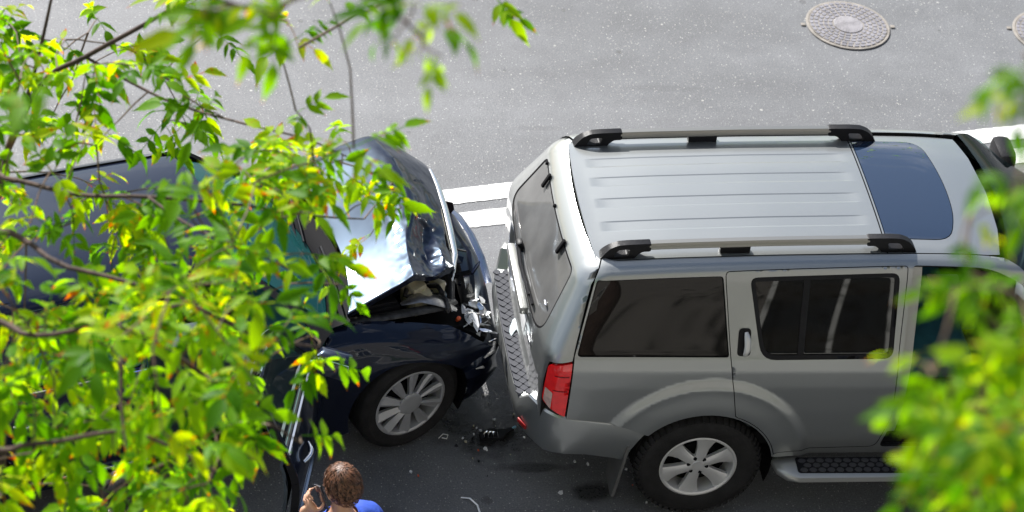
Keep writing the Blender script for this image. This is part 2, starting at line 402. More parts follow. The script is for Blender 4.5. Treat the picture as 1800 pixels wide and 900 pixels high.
stripe('road_marking_line', .185, .350); stripe('road_marking_line', -.085, .085)

# ---- manholes
M['cast_iron'] = mat('cast_iron', (.19, .185, .205), .55, metal=.1, var=.25, vscale=9, bump=.3, bscale=40)
M['worn_iron'] = mat('worn_iron', (.22, .21, .22), .5, metal=.1, var=.3, vscale=14, bump=.3, bscale=60)
M['rust_dirt'] = mat('rust_dirt', (.235, .215, .19), .85, var=.3, vscale=12, bump=.3)
def manhole(c, rot, label):
    e = empty('manhole', (c[0], c[1], 0), rot); tag(e, label, 'manhole', 'round iron manholes in the road')
    f = MB(); f.lathe([(.300, .004), (.322, .004), (.325, .008), (.320, .012), (.304, .012)], 64, 'z')
    for s in (0, math.pi):
        q = Matrix.Rotation(s, 3, 'Z'); f.box(q @ Vector((.350, .006, .006)), (.035, .035, .008), q, .003)
    f.build('frame', 'rust_dirt', e)
    cv = MB(); cv.lathe([(0.0005, .004), (.300, .004), (.300, .014), (.0005, .014)], 64, 'z', closed=False)
    cvo = cv.build('cover', 'rust_dirt', e)
    MB().lathe([(.0005, .0125), (.110, .0125), (.114, .019), (.098, .021), (.0005, .0195)], 40, 'z', closed=False).build('boss', 'worn_iron', cvo)
    pads = MB()
    for k, (ri, ro, n) in enumerate([(.124, .152, 18), (.160, .188, 23), (.196, .226, 28), (.234, .262, 32), (.270, .295, 37)]):
        for i in range(n):
            if k == 1 and False: continue
            t0 = 2*math.pi*(i+.5*(k % 2))/n; dt = math.pi/n*.80
            poly = [(ri*math.cos(t0-dt*.8), ri*math.sin(t0-dt*.8)), ((ri+ro)/2*math.cos(t0-dt*1.04), (ri+ro)/2*math.sin(t0-dt*1.04)), (ro*math.cos(t0-dt*.8), ro*math.sin(t0-dt*.8)), (ro*math.cos(t0+dt*.8), ro*math.sin(t0+dt*.8)), ((ri+ro)/2*math.cos(t0+dt*1.04), (ri+ro)/2*math.sin(t0+dt*1.04)), (ri*math.cos(t0+dt*.8), ri*math.sin(t0+dt*.8))]
            pads.prism(poly, .013, .0175)
    tag(pads.build('raised_studs', 'cast_iron', cvo, None), kind='stuff')
manhole((2.174, 4.345), R(-2), 'whole round iron manhole cover with studded rings, behind the roof rail')
manhole((3.80, 4.28), R(-12), 'manhole cover cut off by the right edge of the picture')

# ---- the apartment house the photograph was taken from (it stands behind the camera and shows only as reflections and shade)
M['render_wall'] = mat('render_wall', (.18, .168, .155), .9, var=.12, vscale=2, bump=.2)
M['window_pane'] = mat('window_pane', (.02, .025, .03), .05, spec=.6)
M['window_white'] = mat('window_white', (.7, .7, .68), .5)
hb = empty('apartment_building', road_pt(2, -17.6, 0), RD); tag(hb, 'apartment house behind the camera that shades the near pavement', 'building')
wl = MB(); wl.box((0, -4.0, 8.5), (44, 8, 17)); wl.build('wall', 'render_wall', hb, None)
fr = MB(); fr.box((0, .03, 1.35), (1.6, .1, .08)).box((0, .03, -1.35), (1.6, .14, .08)).box((-.76, .03, 0), (.08, .1, 2.6)).box((.76, .03, 0), (.08, .1, 2.6)).box((.1, .03, 0), (.06, .09, 2.6))
pn = MB().box((0, .012, 0), (1.5, .02, 2.66))
fo = None
for fl in range(2):
    for i in range(9):
        loc = (-18+i*4.5, 0, 2.2+fl*3.2)
        if fo is None: fo = fr.build('window', 'window_white', hb, None); po = pn.build('pane', 'window_pane', fo, None); fo.location = loc
        else: o = inst('window', fo.data, hb, loc); inst('pane', po.data, o)
# ================================================================== SILVER SUV (its own frame is the world frame: rear axle at the origin, nose towards +X)
suv = empty('suv', (0, 0, 0)); tag(suv, 'silver grey estate off-roader with black roof rails, struck from behind', 'car')
_v = [.36, .50, .62, .80, 1.0, 1.12, 1.20, 1.24, 1.62, 1.67, 1.71, 1.76, 1.80]
_W = curve_table(_v, [.872, .890, .900, .905, .905, .897, .882, .868, .708, .682, .648, .600, .560], .03)
_Z = curve_table(_v, [.36, .50, .62, .80, 1.0, 1.12, 1.20, 1.24, 1.62, 1.663, 1.688, 1.701, 1.706], .02)
_X = curve_table(_v, [-.97, -.975, -.985, -1.005, -1.02, -1.02, -1.015, -1.0, -.845, -.80, -.772, -.742, -.722], .04)
RX, RY, CL = .13, .16, .228
_RZ = curve_table([-.95, -.74, -.3, .3, 1.0, 1.45, 1.75, 2.2], [1.685, 1.700, 1.726, 1.750, 1.766, 1.762, 1.740, 1.69], .2)
def roof_z(x, y):
    a = abs(y)/.585; return float(_RZ(x))+.022*(1-a*a)-.012*a**6
def arch_flare(x, z):
    o = 0
    for cx in (0.0, 2.85):
        d = math.hypot(x-cx, z-.395)
        if d < .72: o = max(o, .024*sstep(.68, .61, d)+.010*sstep(.60, .45, d))
    return o*sstep(.40, .60, z+.12)
def side_xyz(sg, x, v, off=0.0):
    """point of the body shell; x runs along the side and, past the rear corner, on round it"""
    W, Z, Xr = float(_W(v)), float(_Z(v)), float(_X(v)); xc = Xr+RX; s = x-xc
    lift = (float(_RZ(max(x, xc)))-1.70)*sstep(1.22, 1.68, v)
    fr = sstep(2.6, 3.7, x)*.22                                     # plan taper of the nose
    if s >= 0:
        d = off+(arch_flare(x, Z) if v < 1.15 else 0)
        return np.array((x, sg*(W+d-fr), Z+lift))
    a = min(-s/CL, 1.6)*math.pi/2
    if a <= math.pi/2: px, py = xc-RX*math.sin(a), W-RY*(1-math.cos(a))
    else: px, py = xc-RX, W-RY-(a-math.pi/2)*CL/(math.pi/2)
    return np.array((px-off*math.sin(a), sg*(py+off*math.cos(a)), Z+lift))
def a_of(x, v): return float(_W(v))-RY+CL+(x-float(_X(v))-RX)
def rear_xyz(a, v, off=0.0):
    W, Z, Xr = float(_W(v)), float(_Z(v)), float(_X(v)); yc = W-RY
    lift = (float(_RZ(Xr))-1.70)*sstep(1.22, 1.68, v)
    s = abs(a)
    crease = .022*sstep(1.16, 1.06, Z)*sstep(.72, .60, Z-.24+.12) if False else 0
    if s <= yc: return np.array((Xr-.026*(1-(a/yc)**2)-off-crease, a, Z+lift))
    th = max(-.2, (1-(s-yc)/CL))*math.pi/2; sg = 1 if a > 0 else -1
    if th >= 0: return np.array((Xr+RX-RX*math.sin(th)-off*math.sin(th), sg*(yc+RY*math.cos(th)+off*math.cos(th)), Z+lift))
    return np.array((Xr+RX+(-th/(math.pi/2))*CL, sg*(W+off), Z+lift))
def arc(cx, cz, r, a0, a1, n=18): return [(cx+r*math.cos(R(a0+(a1-a0)*i/n)), cz+r*math.sin(R(a0+(a1-a0)*i/n))) for i in range(n+1)]
def shrink(poly, d):
    P = np.array(poly, float); n = len(P); out = []
    ar = sum(P[i][0]*P[(i+1) % n][1]-P[(i+1) % n][0]*P[i][1] for i in range(n)); sgn = 1 if ar > 0 else -1
    for i in range(n):
        a, p, b = P[i-1], P[i], P[(i+1) % n]; e1 = (p-a)/(np.linalg.norm(p-a)+1e-9); e2 = (b-p)/(np.linalg.norm(b-p)+1e-9)
        n1 = np.array((-e1[1], e1[0]))*sgn; n2 = np.array((-e2[1], e2[0]))*sgn; k = n1+n2; k /= max(.35, k.dot(k)/2)
        out.append(tuple(p+k*d/1.0*1.0))
    return out
QG = rounded([(-.745, 1.645), (-.835, 1.222), (.068, 1.216), (-.006, 1.645)], [.02, .03, .02, .02])
RDOOR = rounded([(.012, 1.60), (.005, 1.672), (1.093, 1.686), (1.090, 1.24), (1.128, .77), (1.075, .515), (.47, .500)], [.0, .06, .02, 0, 0, .05, 0])+[p for p in arc(0, .375, .455, 14, 68, 10)]+[(.155, .81), (.074, 1.22)]
DWIN = rounded([(.150, 1.632), (1.045, 1.644), (1.055, 1.205), (.262, 1.198)], [.05, .05, .06, .09])
FDOOR = rounded([(1.120, 1.688), (1.60, 1.680), (1.83, 1.59), (2.36, 1.20), (2.36, .80), (2.33, .52), (1.095, .515), (1.148, .77), (1.112, 1.24)], [.03, .08, .10, .05, 0, .04, .04, 0, 0])
FWIN = rounded([(1.17, 1.640), (1.60, 1.630), (1.78, 1.555), (2.22, 1.215), (1.18, 1.203)], [.05, .08, .08, .04, .05])
TLIGHT = rounded([(-.852, 1.190), (-.856, .785), (-1.030, .870), (-1.010, 1.150)], [.012, .012, .03, .03])
sideout = [(-.846, .770), (-.52, .722)]+arc(0, .375, .445, 141, 12, 22)+[(.46, .462), (2.39, .462)]+arc(2.85, .375, .445, 168, 12, 20)+[(3.32, .46), (3.50, .50), (3.52, .85), (3.42, 1.02), (2.95, 1.09), (2.46, 1.14), (1.90, 1.60), (1.78, 1.70), (1.70, 1.755), (1.60, 1.765), (-.715, 1.765), (-.733, 1.70), (-.757, 1.645), (-.846, 1.225)]
for sg in (-1, 1):
    near = sg < 0
    smap = lambda x, v: side_xyz(sg, x, v)
    bs = patch('body_side', sideout, smap, 'silver', suv, holes=[QG, RDOOR, FDOOR], step=.02 if near else .05, lip=.03)
    patch('quarter_glass', shrink(QG, .007), lambda x, v: side_xyz(sg, x, v, -.006), 'tint', bs, step=.07, lip=.0)
    rd = patch('rear_door', shrink(RDOOR, .005), smap, 'silver', suv, holes=[DWIN], step=.02 if near else .05, lip=.03)
    # black seal, the two panes and the divider bar between them
    patch('window_seal', DWIN, lambda x, v: side_xyz(sg, x, v, -.004), 'black_plastic', rd, holes=[rounded(shrink(DWIN, .026), .015, 3)], step=.05, lip=.012)
    dwi = rounded(shrink(DWIN, .024), .01, 2); gmap = lambda x, v: side_xyz(sg, x, v, -.012)
    xs = [p[0] for p in dwi]; cut = lambda lo, hi: [(min(max(x, lo+(0 if lo < -5 else .0)), hi), v) for x, v in dwi]
    def clip(poly, xlim, keep_less):
        out = []; n = len(poly)
        for i in range(n):
            p, q = poly[i], poly[(i+1) % n]; ip = (p[0] < xlim) == keep_less; iq = (q[0] < xlim) == keep_less
            if ip: out.append(p)
            if ip != iq:
                t_ = (xlim-p[0])/(q[0]-p[0]); out.append((xlim, p[1]+(q[1]-p[1])*t_))
        return out
    patch('door_glass', clip(dwi, .478, True), gmap, 'tint', rd, step=.08, lip=0)
    patch('door_glass', clip(dwi, .512, False), gmap, 'tint', rd, step=.08, lip=0)
    patch('window_divider', [(.476, 1.64), (.514, 1.64), (.514, 1.215), (.476, 1.215)], lambda x, v: side_xyz(sg, x, v, -.006), 'black_plastic', rd, step=.06, lip=.01)
    # vertical pull handle set in the rear window frame
    h = MB(); P = [side_xyz(sg, .155+.010*math.sin(q*math.pi), 1.235+.125*q, .012+.022*math.sin(q*math.pi)**.6) for q in np.linspace(0, 1, 9)]
    h.tube(P, [.010, .017, .019, .020, .020, .020, .019, .017, .010], 8, flat=.7, upv=(0, 1, 0)); h.build('handle', 'alloy', rd, 50)
    patch('handle_recess', rounded([(.112, 1.225), (.112, 1.375), (.185, 1.375), (.192, 1.225)], .025), lambda x, v: side_xyz(sg, x, v, .003), 'black_plastic', rd, step=.03, lip=.0) if near else None
    # pressed crease low on the door
    # tail light with its clear lower window and dark seam
    tl = patch('tail_light', shrink(TLIGHT, .004), lambda x, v: side_xyz(sg, x, v, .006), 'red_lens' if 'red_lens' in M else M.setdefault('red_lens', mat('red_lens', (.88, .010, .012), .12, coat=1, spec=.5, var=.12, vscale=20)), suv, step=.03, lip=.03)
    M.setdefault('clear_lens', mat('clear_lens', (.62, .45, .40), .15, coat=1, var=.25, vscale=30))
    patch('reversing_lens', rounded([(-.955, .835), (-1.012, .880), (-1.008, .985), (-.955, .965)], .012), lambda x, v: side_xyz(sg, x, v, .0085), 'clear_lens', tl, step=.02, lip=0)
    for vv in (.985, .99+.10): patch('lens_seam', [(-.866, vv), (-.866, vv+.006), (-.955, vv+.004), (-.955, vv-.002)], lambda x, v: side_xyz(sg, x, v, .0085), M.setdefault('dark_red', mat('dark_red', (.12, .004, .006), .2)), tl, step=.02, lip=0)
    # front door: swung open on the near side, shut on the far side
    hinge = np.array((2.34, sg*.885, 0)); fmap = lambda x, v: side_xyz(sg, x, v)-hinge
    fd = patch('front_door', shrink(FDOOR, .005), fmap, 'silver', suv, holes=[FWIN], step=.045, lip=.05, ref=(-.5, -sg*.9, .9))
    fd.location = hinge
    inner = patch('door_lining', shrink(FDOOR, .02), lambda x, v: side_xyz(sg, x, v, -.055)-hinge, 'interior', fd, holes=[FWIN], step=.06, lip=.0, ref=(-.5, sg*5, .9))
    patch('window_seal', FWIN, lambda x, v: side_xyz(sg, x, v, -.004)-hinge, 'black_plastic', fd, holes=[shrink(FWIN, .022)], step=.05, lip=.012, ref=(-.5, -sg*.9, .9))
    if not near: patch('door_glass', shrink(FWIN, .02), lambda x, v: side_xyz(sg, x, v, -.012)-hinge, 'tint', fd, step=.08, lip=0, ref=(-.5, -sg*.9, .9))
    mrr = MB(); mrr.box(side_xyz(sg, 2.22, 1.27, .16)-hinge, (.13, .24, .19), None, .05); mrr.box(side_xyz(sg, 2.22, 1.20, .04)-hinge, (.06, .12, .05), None, .02); mrr.build('mirror', 'black_plastic', fd)
    if near: fd.rotation_euler = (0, 0, R(58))
    # side step with its tread
    st = MB(); prof = [(.89, .43), (1.02, .422), (1.045, .405), (1.05, .375), (1.025, .350), (.88, .345)]
    rows = []
    for x, k in [(.455, .0), (.475, .55), (.53, .9), (.60, 1), (2.2, 1), (2.28, .9), (2.34, .5)]:
        rows.append([(x, sg*(.88+(y-.88)*k), .385+(z-.385)*(.35+.65*k)) for y, z in prof])
    st.grid(rows); n = len(prof); st.f += [tuple(range(n)), tuple(range((len(rows)-1)*n, len(rows)*n))]
    sb = st.build('running_board', 'silver_trim', suv, 40)
    tp = MB(); tp.prism(rounded([(.59, .893), (2.20, .893), (2.20, 1.032), (.59, 1.020)], .02), .4265, .432, lambda a, b_, h: (a, sg*b_, h-(b_-.89)*.062)); tp.build('tread_pad', 'black_plastic', sb)
    if near:
        blk = MB(); blk.prism(rounded([(-.026, 0), (-.012, -.017), (.012, -.017), (.026, 0), (.012, .017), (-.012, .017)], .006, 2), 0, .006); bo = None
        for i in range(28):
            for j in range(3):
                x = .628+i*.056+(.028 if j == 1 else 0); y = -(.922+j*.038)
                if x > 2.16: continue
                loc = (x, y, .4310-(abs(y)-.89)*.062)
                if bo is None: bo = blk.build('tread_block', M.setdefault('tread_rubber', mat('tread_rubber', (.045, .045, .05), .45, var=.2)), sb); bo.location = loc; bo.rotation_euler = (R(3.5), 0, 0)
                else: inst('tread_block', bo.data, sb, loc, (R(3.5), 0, 0))
    # mud flap
    mf = MB(); mf.prism([(.60, .60), (.905, .60), (.915, .42), (.90, .13), (.86, .115), (.68, .13)], 0, .018, lambda y, z, h: (-.432-.10*(.6-z)-h, sg*y, z)); mf.build('mud_flap', M.setdefault('grey_rubber', mat('grey_rubber', (.10, .10, .098), .5, var=.15)), suv, None)
    # wheel-arch liners
    for cx in (0, 2.85):
        ln_ = MB(); rows = []
        for q in np.linspace(-20, 200, 23): rows.append([(cx+.462*math.cos(R(q)), sg*yy, .375+.462*math.sin(R(q))) for yy in (.875, .55)])
        ln_.grid(rows); ln_.build('arch_liner', 'matte_black', suv)
# tailgate with the window cut out
edge = [(-.730, 1.748), (-.742, 1.70), (-.765, 1.645), (-.853, 1.225), (-.858, 1.196), (-1.006, 1.160), (-1.036, .870), (-1.03, .80), (-1.03, .68)]
TG = [(-a_of(x, v), v) for x, v in edge]+[(a_of(x, v), v) for x, v in edge[::-1]]
TGW = rounded([(-.545, 1.605), (.545, 1.605), (.650, 1.235), (.52, 1.165), (-.52, 1.165), (-.650, 1.235)], [.05, .05, .07, .12, .12, .07])
def gate_xyz(a, v, off=0):
    p = rear_xyz(a, v, off); k = sstep(1.17, 1.08, v)*sstep(.70, .78, v)*sstep(.50, .40, abs(a)); p[0] += .030*k; return p   # recessed plate bay
tg = patch('tailgate', TG, gate_xyz, 'silver', suv, holes=[TGW], step=.03, lip=.03, ref=(0, 0, .9))
patch('rear_window', shrink(TGW, .008), lambda a, v: rear_xyz(a, v, -.004), 'rear_glass', tg, step=.06, lip=.0, ref=(0, 0, .9))
patch('window_seal', TGW, lambda a, v: rear_xyz(a, v, -.001), 'matte_black', tg, holes=[shrink(TGW, .012)], step=.05, lip=.012, ref=(0, 0, .9))
wp = MB(); A = rear_xyz(.10, 1.235, .02); B = rear_xyz(-.02, 1.30, .035)
wp.box(rear_xyz(.12, 1.25, .015), (.035, .06, .07), (0, R(-22), 0), .012)
wp.tube([rear_xyz(.12, 1.25, .03), rear_xyz(-.05, 1.24, .035), rear_xyz(-.34, 1.245, .030)], [.014, .011, .008], 6); wp.tube([rear_xyz(.0, 1.225, .02), rear_xyz(-.42, 1.235, .016)], .010, 5); wp.build('wiper', 'black_plastic', tg)
for y in (-.30, .33):
    h = MB(); h.box(rear_xyz(y, 1.585, .012), (.10, .028, .018), (0, R(-66), 0), .006); h.build('hinge', 'matte_black', tg)
for y, v in ((.05, 1.61), (.48, 1.60)):
    h = MB(); h.lathe([(0.0005, -.008), (.010, -.006), (.010, .010), (.0005, .014)], 10, 'z', rear_xyz(y, v, .006), False); h.build('washer_jet', 'matte_black', tg)
lp = MB(); lp.box(rear_xyz(0, .94, -.018), (.006, .52, .112), (0, R(3), 0), .002); lp.build('license_plate', 'white', tg)
gh = MB(); gh.box(rear_xyz(0, 1.09, .010), (.05, .62, .055), (0, R(0), 0), .016); gh.build('plate_garnish', 'silver_trim', tg)
lk = MB(); lk.box(rear_xyz(-.52, 1.33, .006), (.012, .05, .022), (0, R(-22), R(0)), .004); lk.build('window_latch', 'chrome', tg)
em = MB(); em.box(rear_xyz(-.44, 1.02, .004), (.006, .16, .022), None, .002); em.build('badge', 'chrome', tg)
# rear bumper: one skin swept round the tail
path = [(-.40, -.905), (-.55, -.905), (-.70, -.905), (-.82, -.900), (-.90, -.880), (-.955, -.835), (-1.00, -.765), (-1.040, -.690), (-1.072, -.600), (-1.090, -.45), (-1.100, -.2), (-1.102, 0)]
path = path+[(x, -y) for x, y in path[-2::-1]]
rows = []
for i, (x, y) in enumerate(path):
    a, b_ = path[max(i-1, 0)], path[min(i+1, len(path)-1)]; tx, ty = b_[0]-a[0], b_[1]-a[1]; L_ = math.hypot(tx, ty); nx, ny = -ty/L_, tx/L_
    if nx*(x+.2)+ny*y < 0: nx, ny = -nx, -ny
    ay = abs(y); rear = sstep(.66, .585, ay); top = float(np.interp(x, [-.83, -.52, -.36], [.768, .722, .662])) if ay > .87 else .770
    top = top*(1-rear)+.664*rear; inn = .035 if ay > .89 else (.10+.03*rear)
    low = .455-.05*sstep(-.70, -.40, x) if ay > .87 else .440-.02*rear
    sec = [(-inn, top), (-.012, top), (0, top-.012), (.008+.006*rear, top-.06), (.008+.006*rear, .60-.03*rear), (0, .52), (-.022, low+.01), (-.07, low)]
    row = []
    for (o, z) in sec:
        px, py = x+nx*o, y+ny*o
        if i in (0, len(path)-1): px = -math.sqrt(max(.01, .452**2-(z-.375)**2))
        row.append((px, py, z))
    rows.append(row)
mb = MB(); mb.grid(rows); bump_o = mb.build('rear_bumper', 'silver', suv, 28)
for sg in (-1, 1):
    rf = MB(); rf.box((-1.052, sg*.672, .525), (.016, .085, .034), (0, 0, sg*R(-26)), .006); rf.build('reflector', M.setdefault('reflector_red', mat('reflector_red', (.30, .012, .012), .25)), bump_o)
pad = MB(); pad.prism(rounded([(-1.078, -.585), (-1.096, -.3), (-1.100, 0), (-1.096, .3), (-1.078, .585), (-.965, .60), (-.965, -.60)], .012), .655, .672)
pado = pad.build('step_pad', M.setdefault('pad_grey', mat('pad_grey', (.060, .063, .074), .55, spec=.2, var=.15)), suv)
blk = MB(); blk.prism(rounded([(-.028, 0), (0, -.028), (.028, 0), (0, .028)], .010, 3), 0, .008); bo = None
for i in range(19):
    for j in range(4):
        x = -1.068+j*.030; y = -.555+i*.062+(.031 if j % 2 else 0)
        if abs(y) > .575: continue
        if bo is None: bo = blk.build('tread_block', 'pad_grey', pado); bo.location = (x, y, .671)
        else: inst('tread_block', bo.data, pado, (x, y, .671))
# roof: ribbed skin, sunroof panel and front header
ys = sorted(set([-.572, -.54, -.50, -.45, -.40, -.30, -.2, -.1, 0, .1, .2, .3, .40, .45, .5, .54, .572]+[round(c+d, 4) for c in (-.295, -.083, .122, .315) for d in (-.049, -.046, -.043, -.040, -.037, -.034, -.02, 0, .02, .034, .037, .040, .043, .046, .049)]))
xs = [-.735, -.71, -.68, -.672, -.664, -.65, -.63, -.60]+list(np.arange(-.55, .86, .07))+[.88, .895, .905, .915, .925, .94, .96, .982]
def rib(x, y):
    e = sstep(-.68, -.60, x)*sstep(.945, .83, x); h = 0
    for c in (-.295, -.083, .122, .315): h = max(h, sstep(.047, .037, abs(y-c)))
    return -.0032*h*e
rxf = lambda x, y: x-(.030*(1-(y/.572)**2) if x < -.72 else 0)
rf = MB(); rf.grid([[(rxf(x, y), y, roof_z(x, y)+rib(x, y)) for y in ys] for x in xs])
ring = [(x, -.572) for x in xs]+[(xs[-1], y) for y in ys]+[(x, .572) for x in xs[::-1]]+[(xs[0], y) for y in ys[::-1]]
rf.grid([[(rxf(x, y), y, roof_z(x, y)) for x, y in ring], [(rxf(x, y), y, roof_z(x, y)-.02) for x, y in ring]])
ro = rf.build('roof_panel', 'silver', suv, 60)
for p in ro.data.polygons: p.use_smooth = True
rmap = lambda x, y: np.array((x, y, roof_z(x, y)))
fro = [(.990, -.572), (1.60, -.572), (1.675, -.565), (1.715, -.35), (1.735, 0), (1.715, .35), (1.675, .565), (1.60, .572), (.990, .572)]
SR = rounded([(1.000, -.46), (1.400, -.47), (1.47, -.25), (1.485, 0), (1.47, .25), (1.43, .50), (1.000, .50)], [.01, .10, .2, .3, .2, .12, .01])
patch('roof_header', fro, rmap, 'silver', suv, holes=[SR], step=.035, lip=.02, ref=(1.2, 0, 0))
patch('sunroof', shrink(SR, .005), lambda x, y: rmap(x, y)+np.array((0, 0, .002)), 'roof_glass', suv, step=.06, lip=.012, ref=(1.2, 0, 0))
def plate(name, outline, holes, fn, h0, h1, m, parent, smooth=30):
    loops = [list(outline)]+[list(h) for h in holes]; pts = []; ed = []
    for L_ in loops:
        k = len(pts); n = len(L_); pts += L_; ed += [(k+i, k+(i+1) % n) for i in range(n)]
    ov, oe, of, *_ = delaunay_2d_cdt([Vector(p) for p in pts], ed, [], 0, 1e-7)
    V2 = np.array([(v[0], v[1]) for v in ov]); T = np.array([f for f in of]); c = V2[T].mean(1); k = np.zeros(len(T), bool)
    for L_ in loops: k ^= inside(c, L_)
    T = T[k]; n = len(V2)
    V = [fn(a, b_, h0) for a, b_ in V2]+[fn(a, b_, h1) for a, b_ in V2]; Fc = [tuple(t) for t in T]+[tuple(i+n for i in t[::-1]) for t in T]
    es = {(t[i], t[(i+1) % 3]) for t in T for i in range(3)}
    Fc += [(b_, a, a+n, b_+n) for a, b_ in es if (b_, a) not in es]
    return mesh(name, V, Fc, m, parent, smooth)
for sg in (-1, 1):
    yb = sg*.535
    def rz(x): return roof_z(x, yb)-.004
    bar = MB(); rows = []
    for x in np.linspace(-.43, .87, 14): rows.append([(x, yb+dy, rz(x)+dz) for dy, dz in ((-.026, .052), (-.026, .078), (-.016, .090), (.016, .090), (.026, .078), (.026, .052), (.016, .046), (-.016, .046), (-.026, .052))])
    bar.grid(rows); bo_ = bar.build('roof_rail', M.setdefault('rail_bar', mat('rail_bar', (.30, .295, .275), .3, metal=.8, coat=.3)), suv, 50)
    mbk = MB(); mbk.box((.08, yb, rz(.08)+.025), (.18, .045, .05), None, .01); mbk.build('rail_bracket', 'black_plastic', bo_)
    fo_ = [(0, 0), (.02, .035), (.055, .070), (.10, .090), (.16, .094), (.295, .094), (.295, .044), (.245, .044), (.215, .02), (.205, 0)]
    ho_ = rounded([(.075, .018), (.105, .060), (.175, .062), (.165, .022)], .012, 3)
    plate('rail_foot', rounded(fo_, .012, 2), [ho_], lambda a, b_, h: (-.715+a, yb+h*(1-.35*sstep(.02, .09, b_)), rz(-.715+a)+b_), -.034, .034, 'black_plastic', bo_)
    plate('rail_foot', rounded(fo_, .012, 2), [ho_], lambda a, b_, h: (1.165-a*1.05, yb+h*(1-.35*sstep(.02, .09, b_)), rz(1.165-a)+b_), -.034, .034, 'black_plastic', bo_)
# windscreen, bonnet and nose
aL = [side_xyz(-1, x, v) for x, v in ((1.715, 1.745), (1.80, 1.69), (1.92, 1.60), (2.10, 1.44), (2.30, 1.28), (2.48, 1.15))]
ws = MB(); rows = []
for p in aL:
    rows.append([(p[0]+.07*(1-(q*q)), -q*p[1]*1.0 if False else p[1]*(-q) if q > 0 else -p[1]*q, p[2]+.025*(1-q*q)) for q in np.linspace(-1, 1, 15)])
ws.grid(rows); wso = ws.build('windshield', M.setdefault('dark_windshield', glassmat('dark_windshield', (.35, .5, .48), (.012, .02, .022), opac=.45, dust=.2)), suv, 60)
bn = MB(); rows = []
for x in np.linspace(2.52, 3.60, 14):
    hw = .80-.16*sstep(2.7, 3.7, x); rows.append([(x-.10*(q*q), hw*q, 1.175-.055*(x-2.5)-.14*sstep(3.35, 3.65, x)-.035*q*q+.012*sstep(.62, .5, abs(q))) for q in np.linspace(-1, 1, 15)])
bn.grid(rows); bn.build('bonnet', 'silver', suv, 60)
nb = MB(); rows = []
for q in np.linspace(-1, 1, 17):
    x0 = 3.66-.20*q*q; y0 = .80*q
    rows.append([(x0-.16, y0, 1.0), (x0-.06, y0, .93), (x0-.03, y0, .74), (x0+.04, y0, .68), (x0+.05, y0, .50), (x0-.02, y0, .38)])
nb.grid(rows); nb.build('front_bumper', 'silver', suv, 35)
gr = MB(); [gr.box((3.62, i*.15, .83), (.06, .035, .17), None, .01) for i in range(-2, 3)]; gr.box((3.615, 0, .915), (.05, .9, .03), None, .01).box((3.615, 0, .745), (.05, .9, .03), None, .01); gr.build('grille', 'chrome', suv)
for sg in (-1, 1):
    hl = MB(); hl.box((3.53, sg*.63, .87), (.16, .30, .20), (0, 0, sg*R(-20)), .04); hl.build('headlight', 'clear_lens', suv)
# underbody and cabin
ub = MB(); ub.box((1.30, 0, .42), (4.3, 1.30, .22), None, .04).box((1.3, 0, .56), (2.1, 1.72, .10), None, .02); ub.build('underbody', 'matte_black', suv)
ex = MB(); ex.tube([(-.2, -.42, .36), (-.6, -.42, .34), (-.86, -.50, .33)], .032, 10); ex.build('exhaust_pipe', 'dark_steel', suv)
ax = MB(); ax.tube([(0, -.7, .36), (0, .7, .36)], .055, 10); ax.build('rear_axle', 'dark_steel', suv)
fl_ = MB(); fl_.box((.85, 0, .66), (3.2, 1.66, .06)); fl_.build('cabin_floor', 'interior', suv)
for (x, y) in ((1.30, -.38), (1.30, .38), (.40, -.40), (.40, .40)):
    s_ = MB(); s_.box((x+.12, y, .90), (.52, .52, .16), None, .06); so_ = s_.build('seat', 'interior_teal', suv, 60)
    b2 = MB(); b2.box((x-.20, y, 1.22), (.14, .50, .58), (0, R(-14), 0), .06); b2.build('backrest', 'interior_teal', so_, 60)
    h2 = MB(); h2.box((x-.275, y, 1.56), (.10, .26, .16), (0, R(-10), 0), .045); h2.build('headrest', 'interior', so_, 60)
cs = MB(); cs.box((1.52, 0, .90), (.70, .20, .30), None, .03).box((1.28, 0, 1.08), (.32, .20, .07), None, .02); cso = cs.build('centre_console', 'interior_teal', suv)
MB().box((1.62, 0, 1.065), (.20, .13, .02), None, .008).build('gear_surround', 'alloy', cso)
ds = MB(); ds.box((2.22, 0, 1.03), (.42, 1.46, .26), (0, R(8), 0), .07); ds.build('dashboard', 'interior', suv, 60)
swl = MB(); rows = []
for k in range(25):
    th = 2*math.pi*k/24; rows.append((1.90+.06*math.sin(th)*-1, .38+.18*math.cos(th), 1.12+.165*math.sin(th)))
swl.tube(rows, .016, 8, cap=False); swl.build('steering_wheel', 'interior', suv)
patch('door_pillar', [(1.06, .50), (1.175, .50), (1.20, .77), (1.185, 1.24), (1.19, 1.68), (1.06, 1.68)], lambda x, v: side_xyz(-1, x, v, -.045), 'silver_trim', suv, step=.08, lip=.08)
# ---- wheels
def wheel_meshes(rt_, wd, rr, tread):
    hw = wd/2
    t_ = MB(); t_.lathe([(rr-.004, -hw*.80), (rr+.018, -hw*.95), ((rt_+rr)/2+.01, -hw*1.04), (rt_-.035, -hw*.98), (rt_-.010, -hw*.84), (rt_, -hw*.66), (rt_, -hw*.30), (rt_-.010, -hw*.28), (rt_-.010, -hw*.22), (rt_, -hw*.20), (rt_, hw*.20), (rt_-.010, hw*.22), (rt_-.010, hw*.28), (rt_, hw*.30), (rt_, hw*.66), (rt_-.010, hw*.84), (rt_-.04, hw*.98), (rr+.01, hw*.9), (rr-.004, hw*.8)], 72)
    if tread:
        for k in range(54):
            th = 2*math.pi*k/54
            for s_, o in ((-1, 0), (1, .5)):
                q = Matrix.Rotation(-(th+o*2*math.pi/54), 3, 'Y'); t_.box(q @ Vector((rt_-.009, s_*hw*.80, 0)), (.02, hw*.34, .026), q @ Matrix.Rotation(s_*R(28), 3, 'Z'))
    return t_
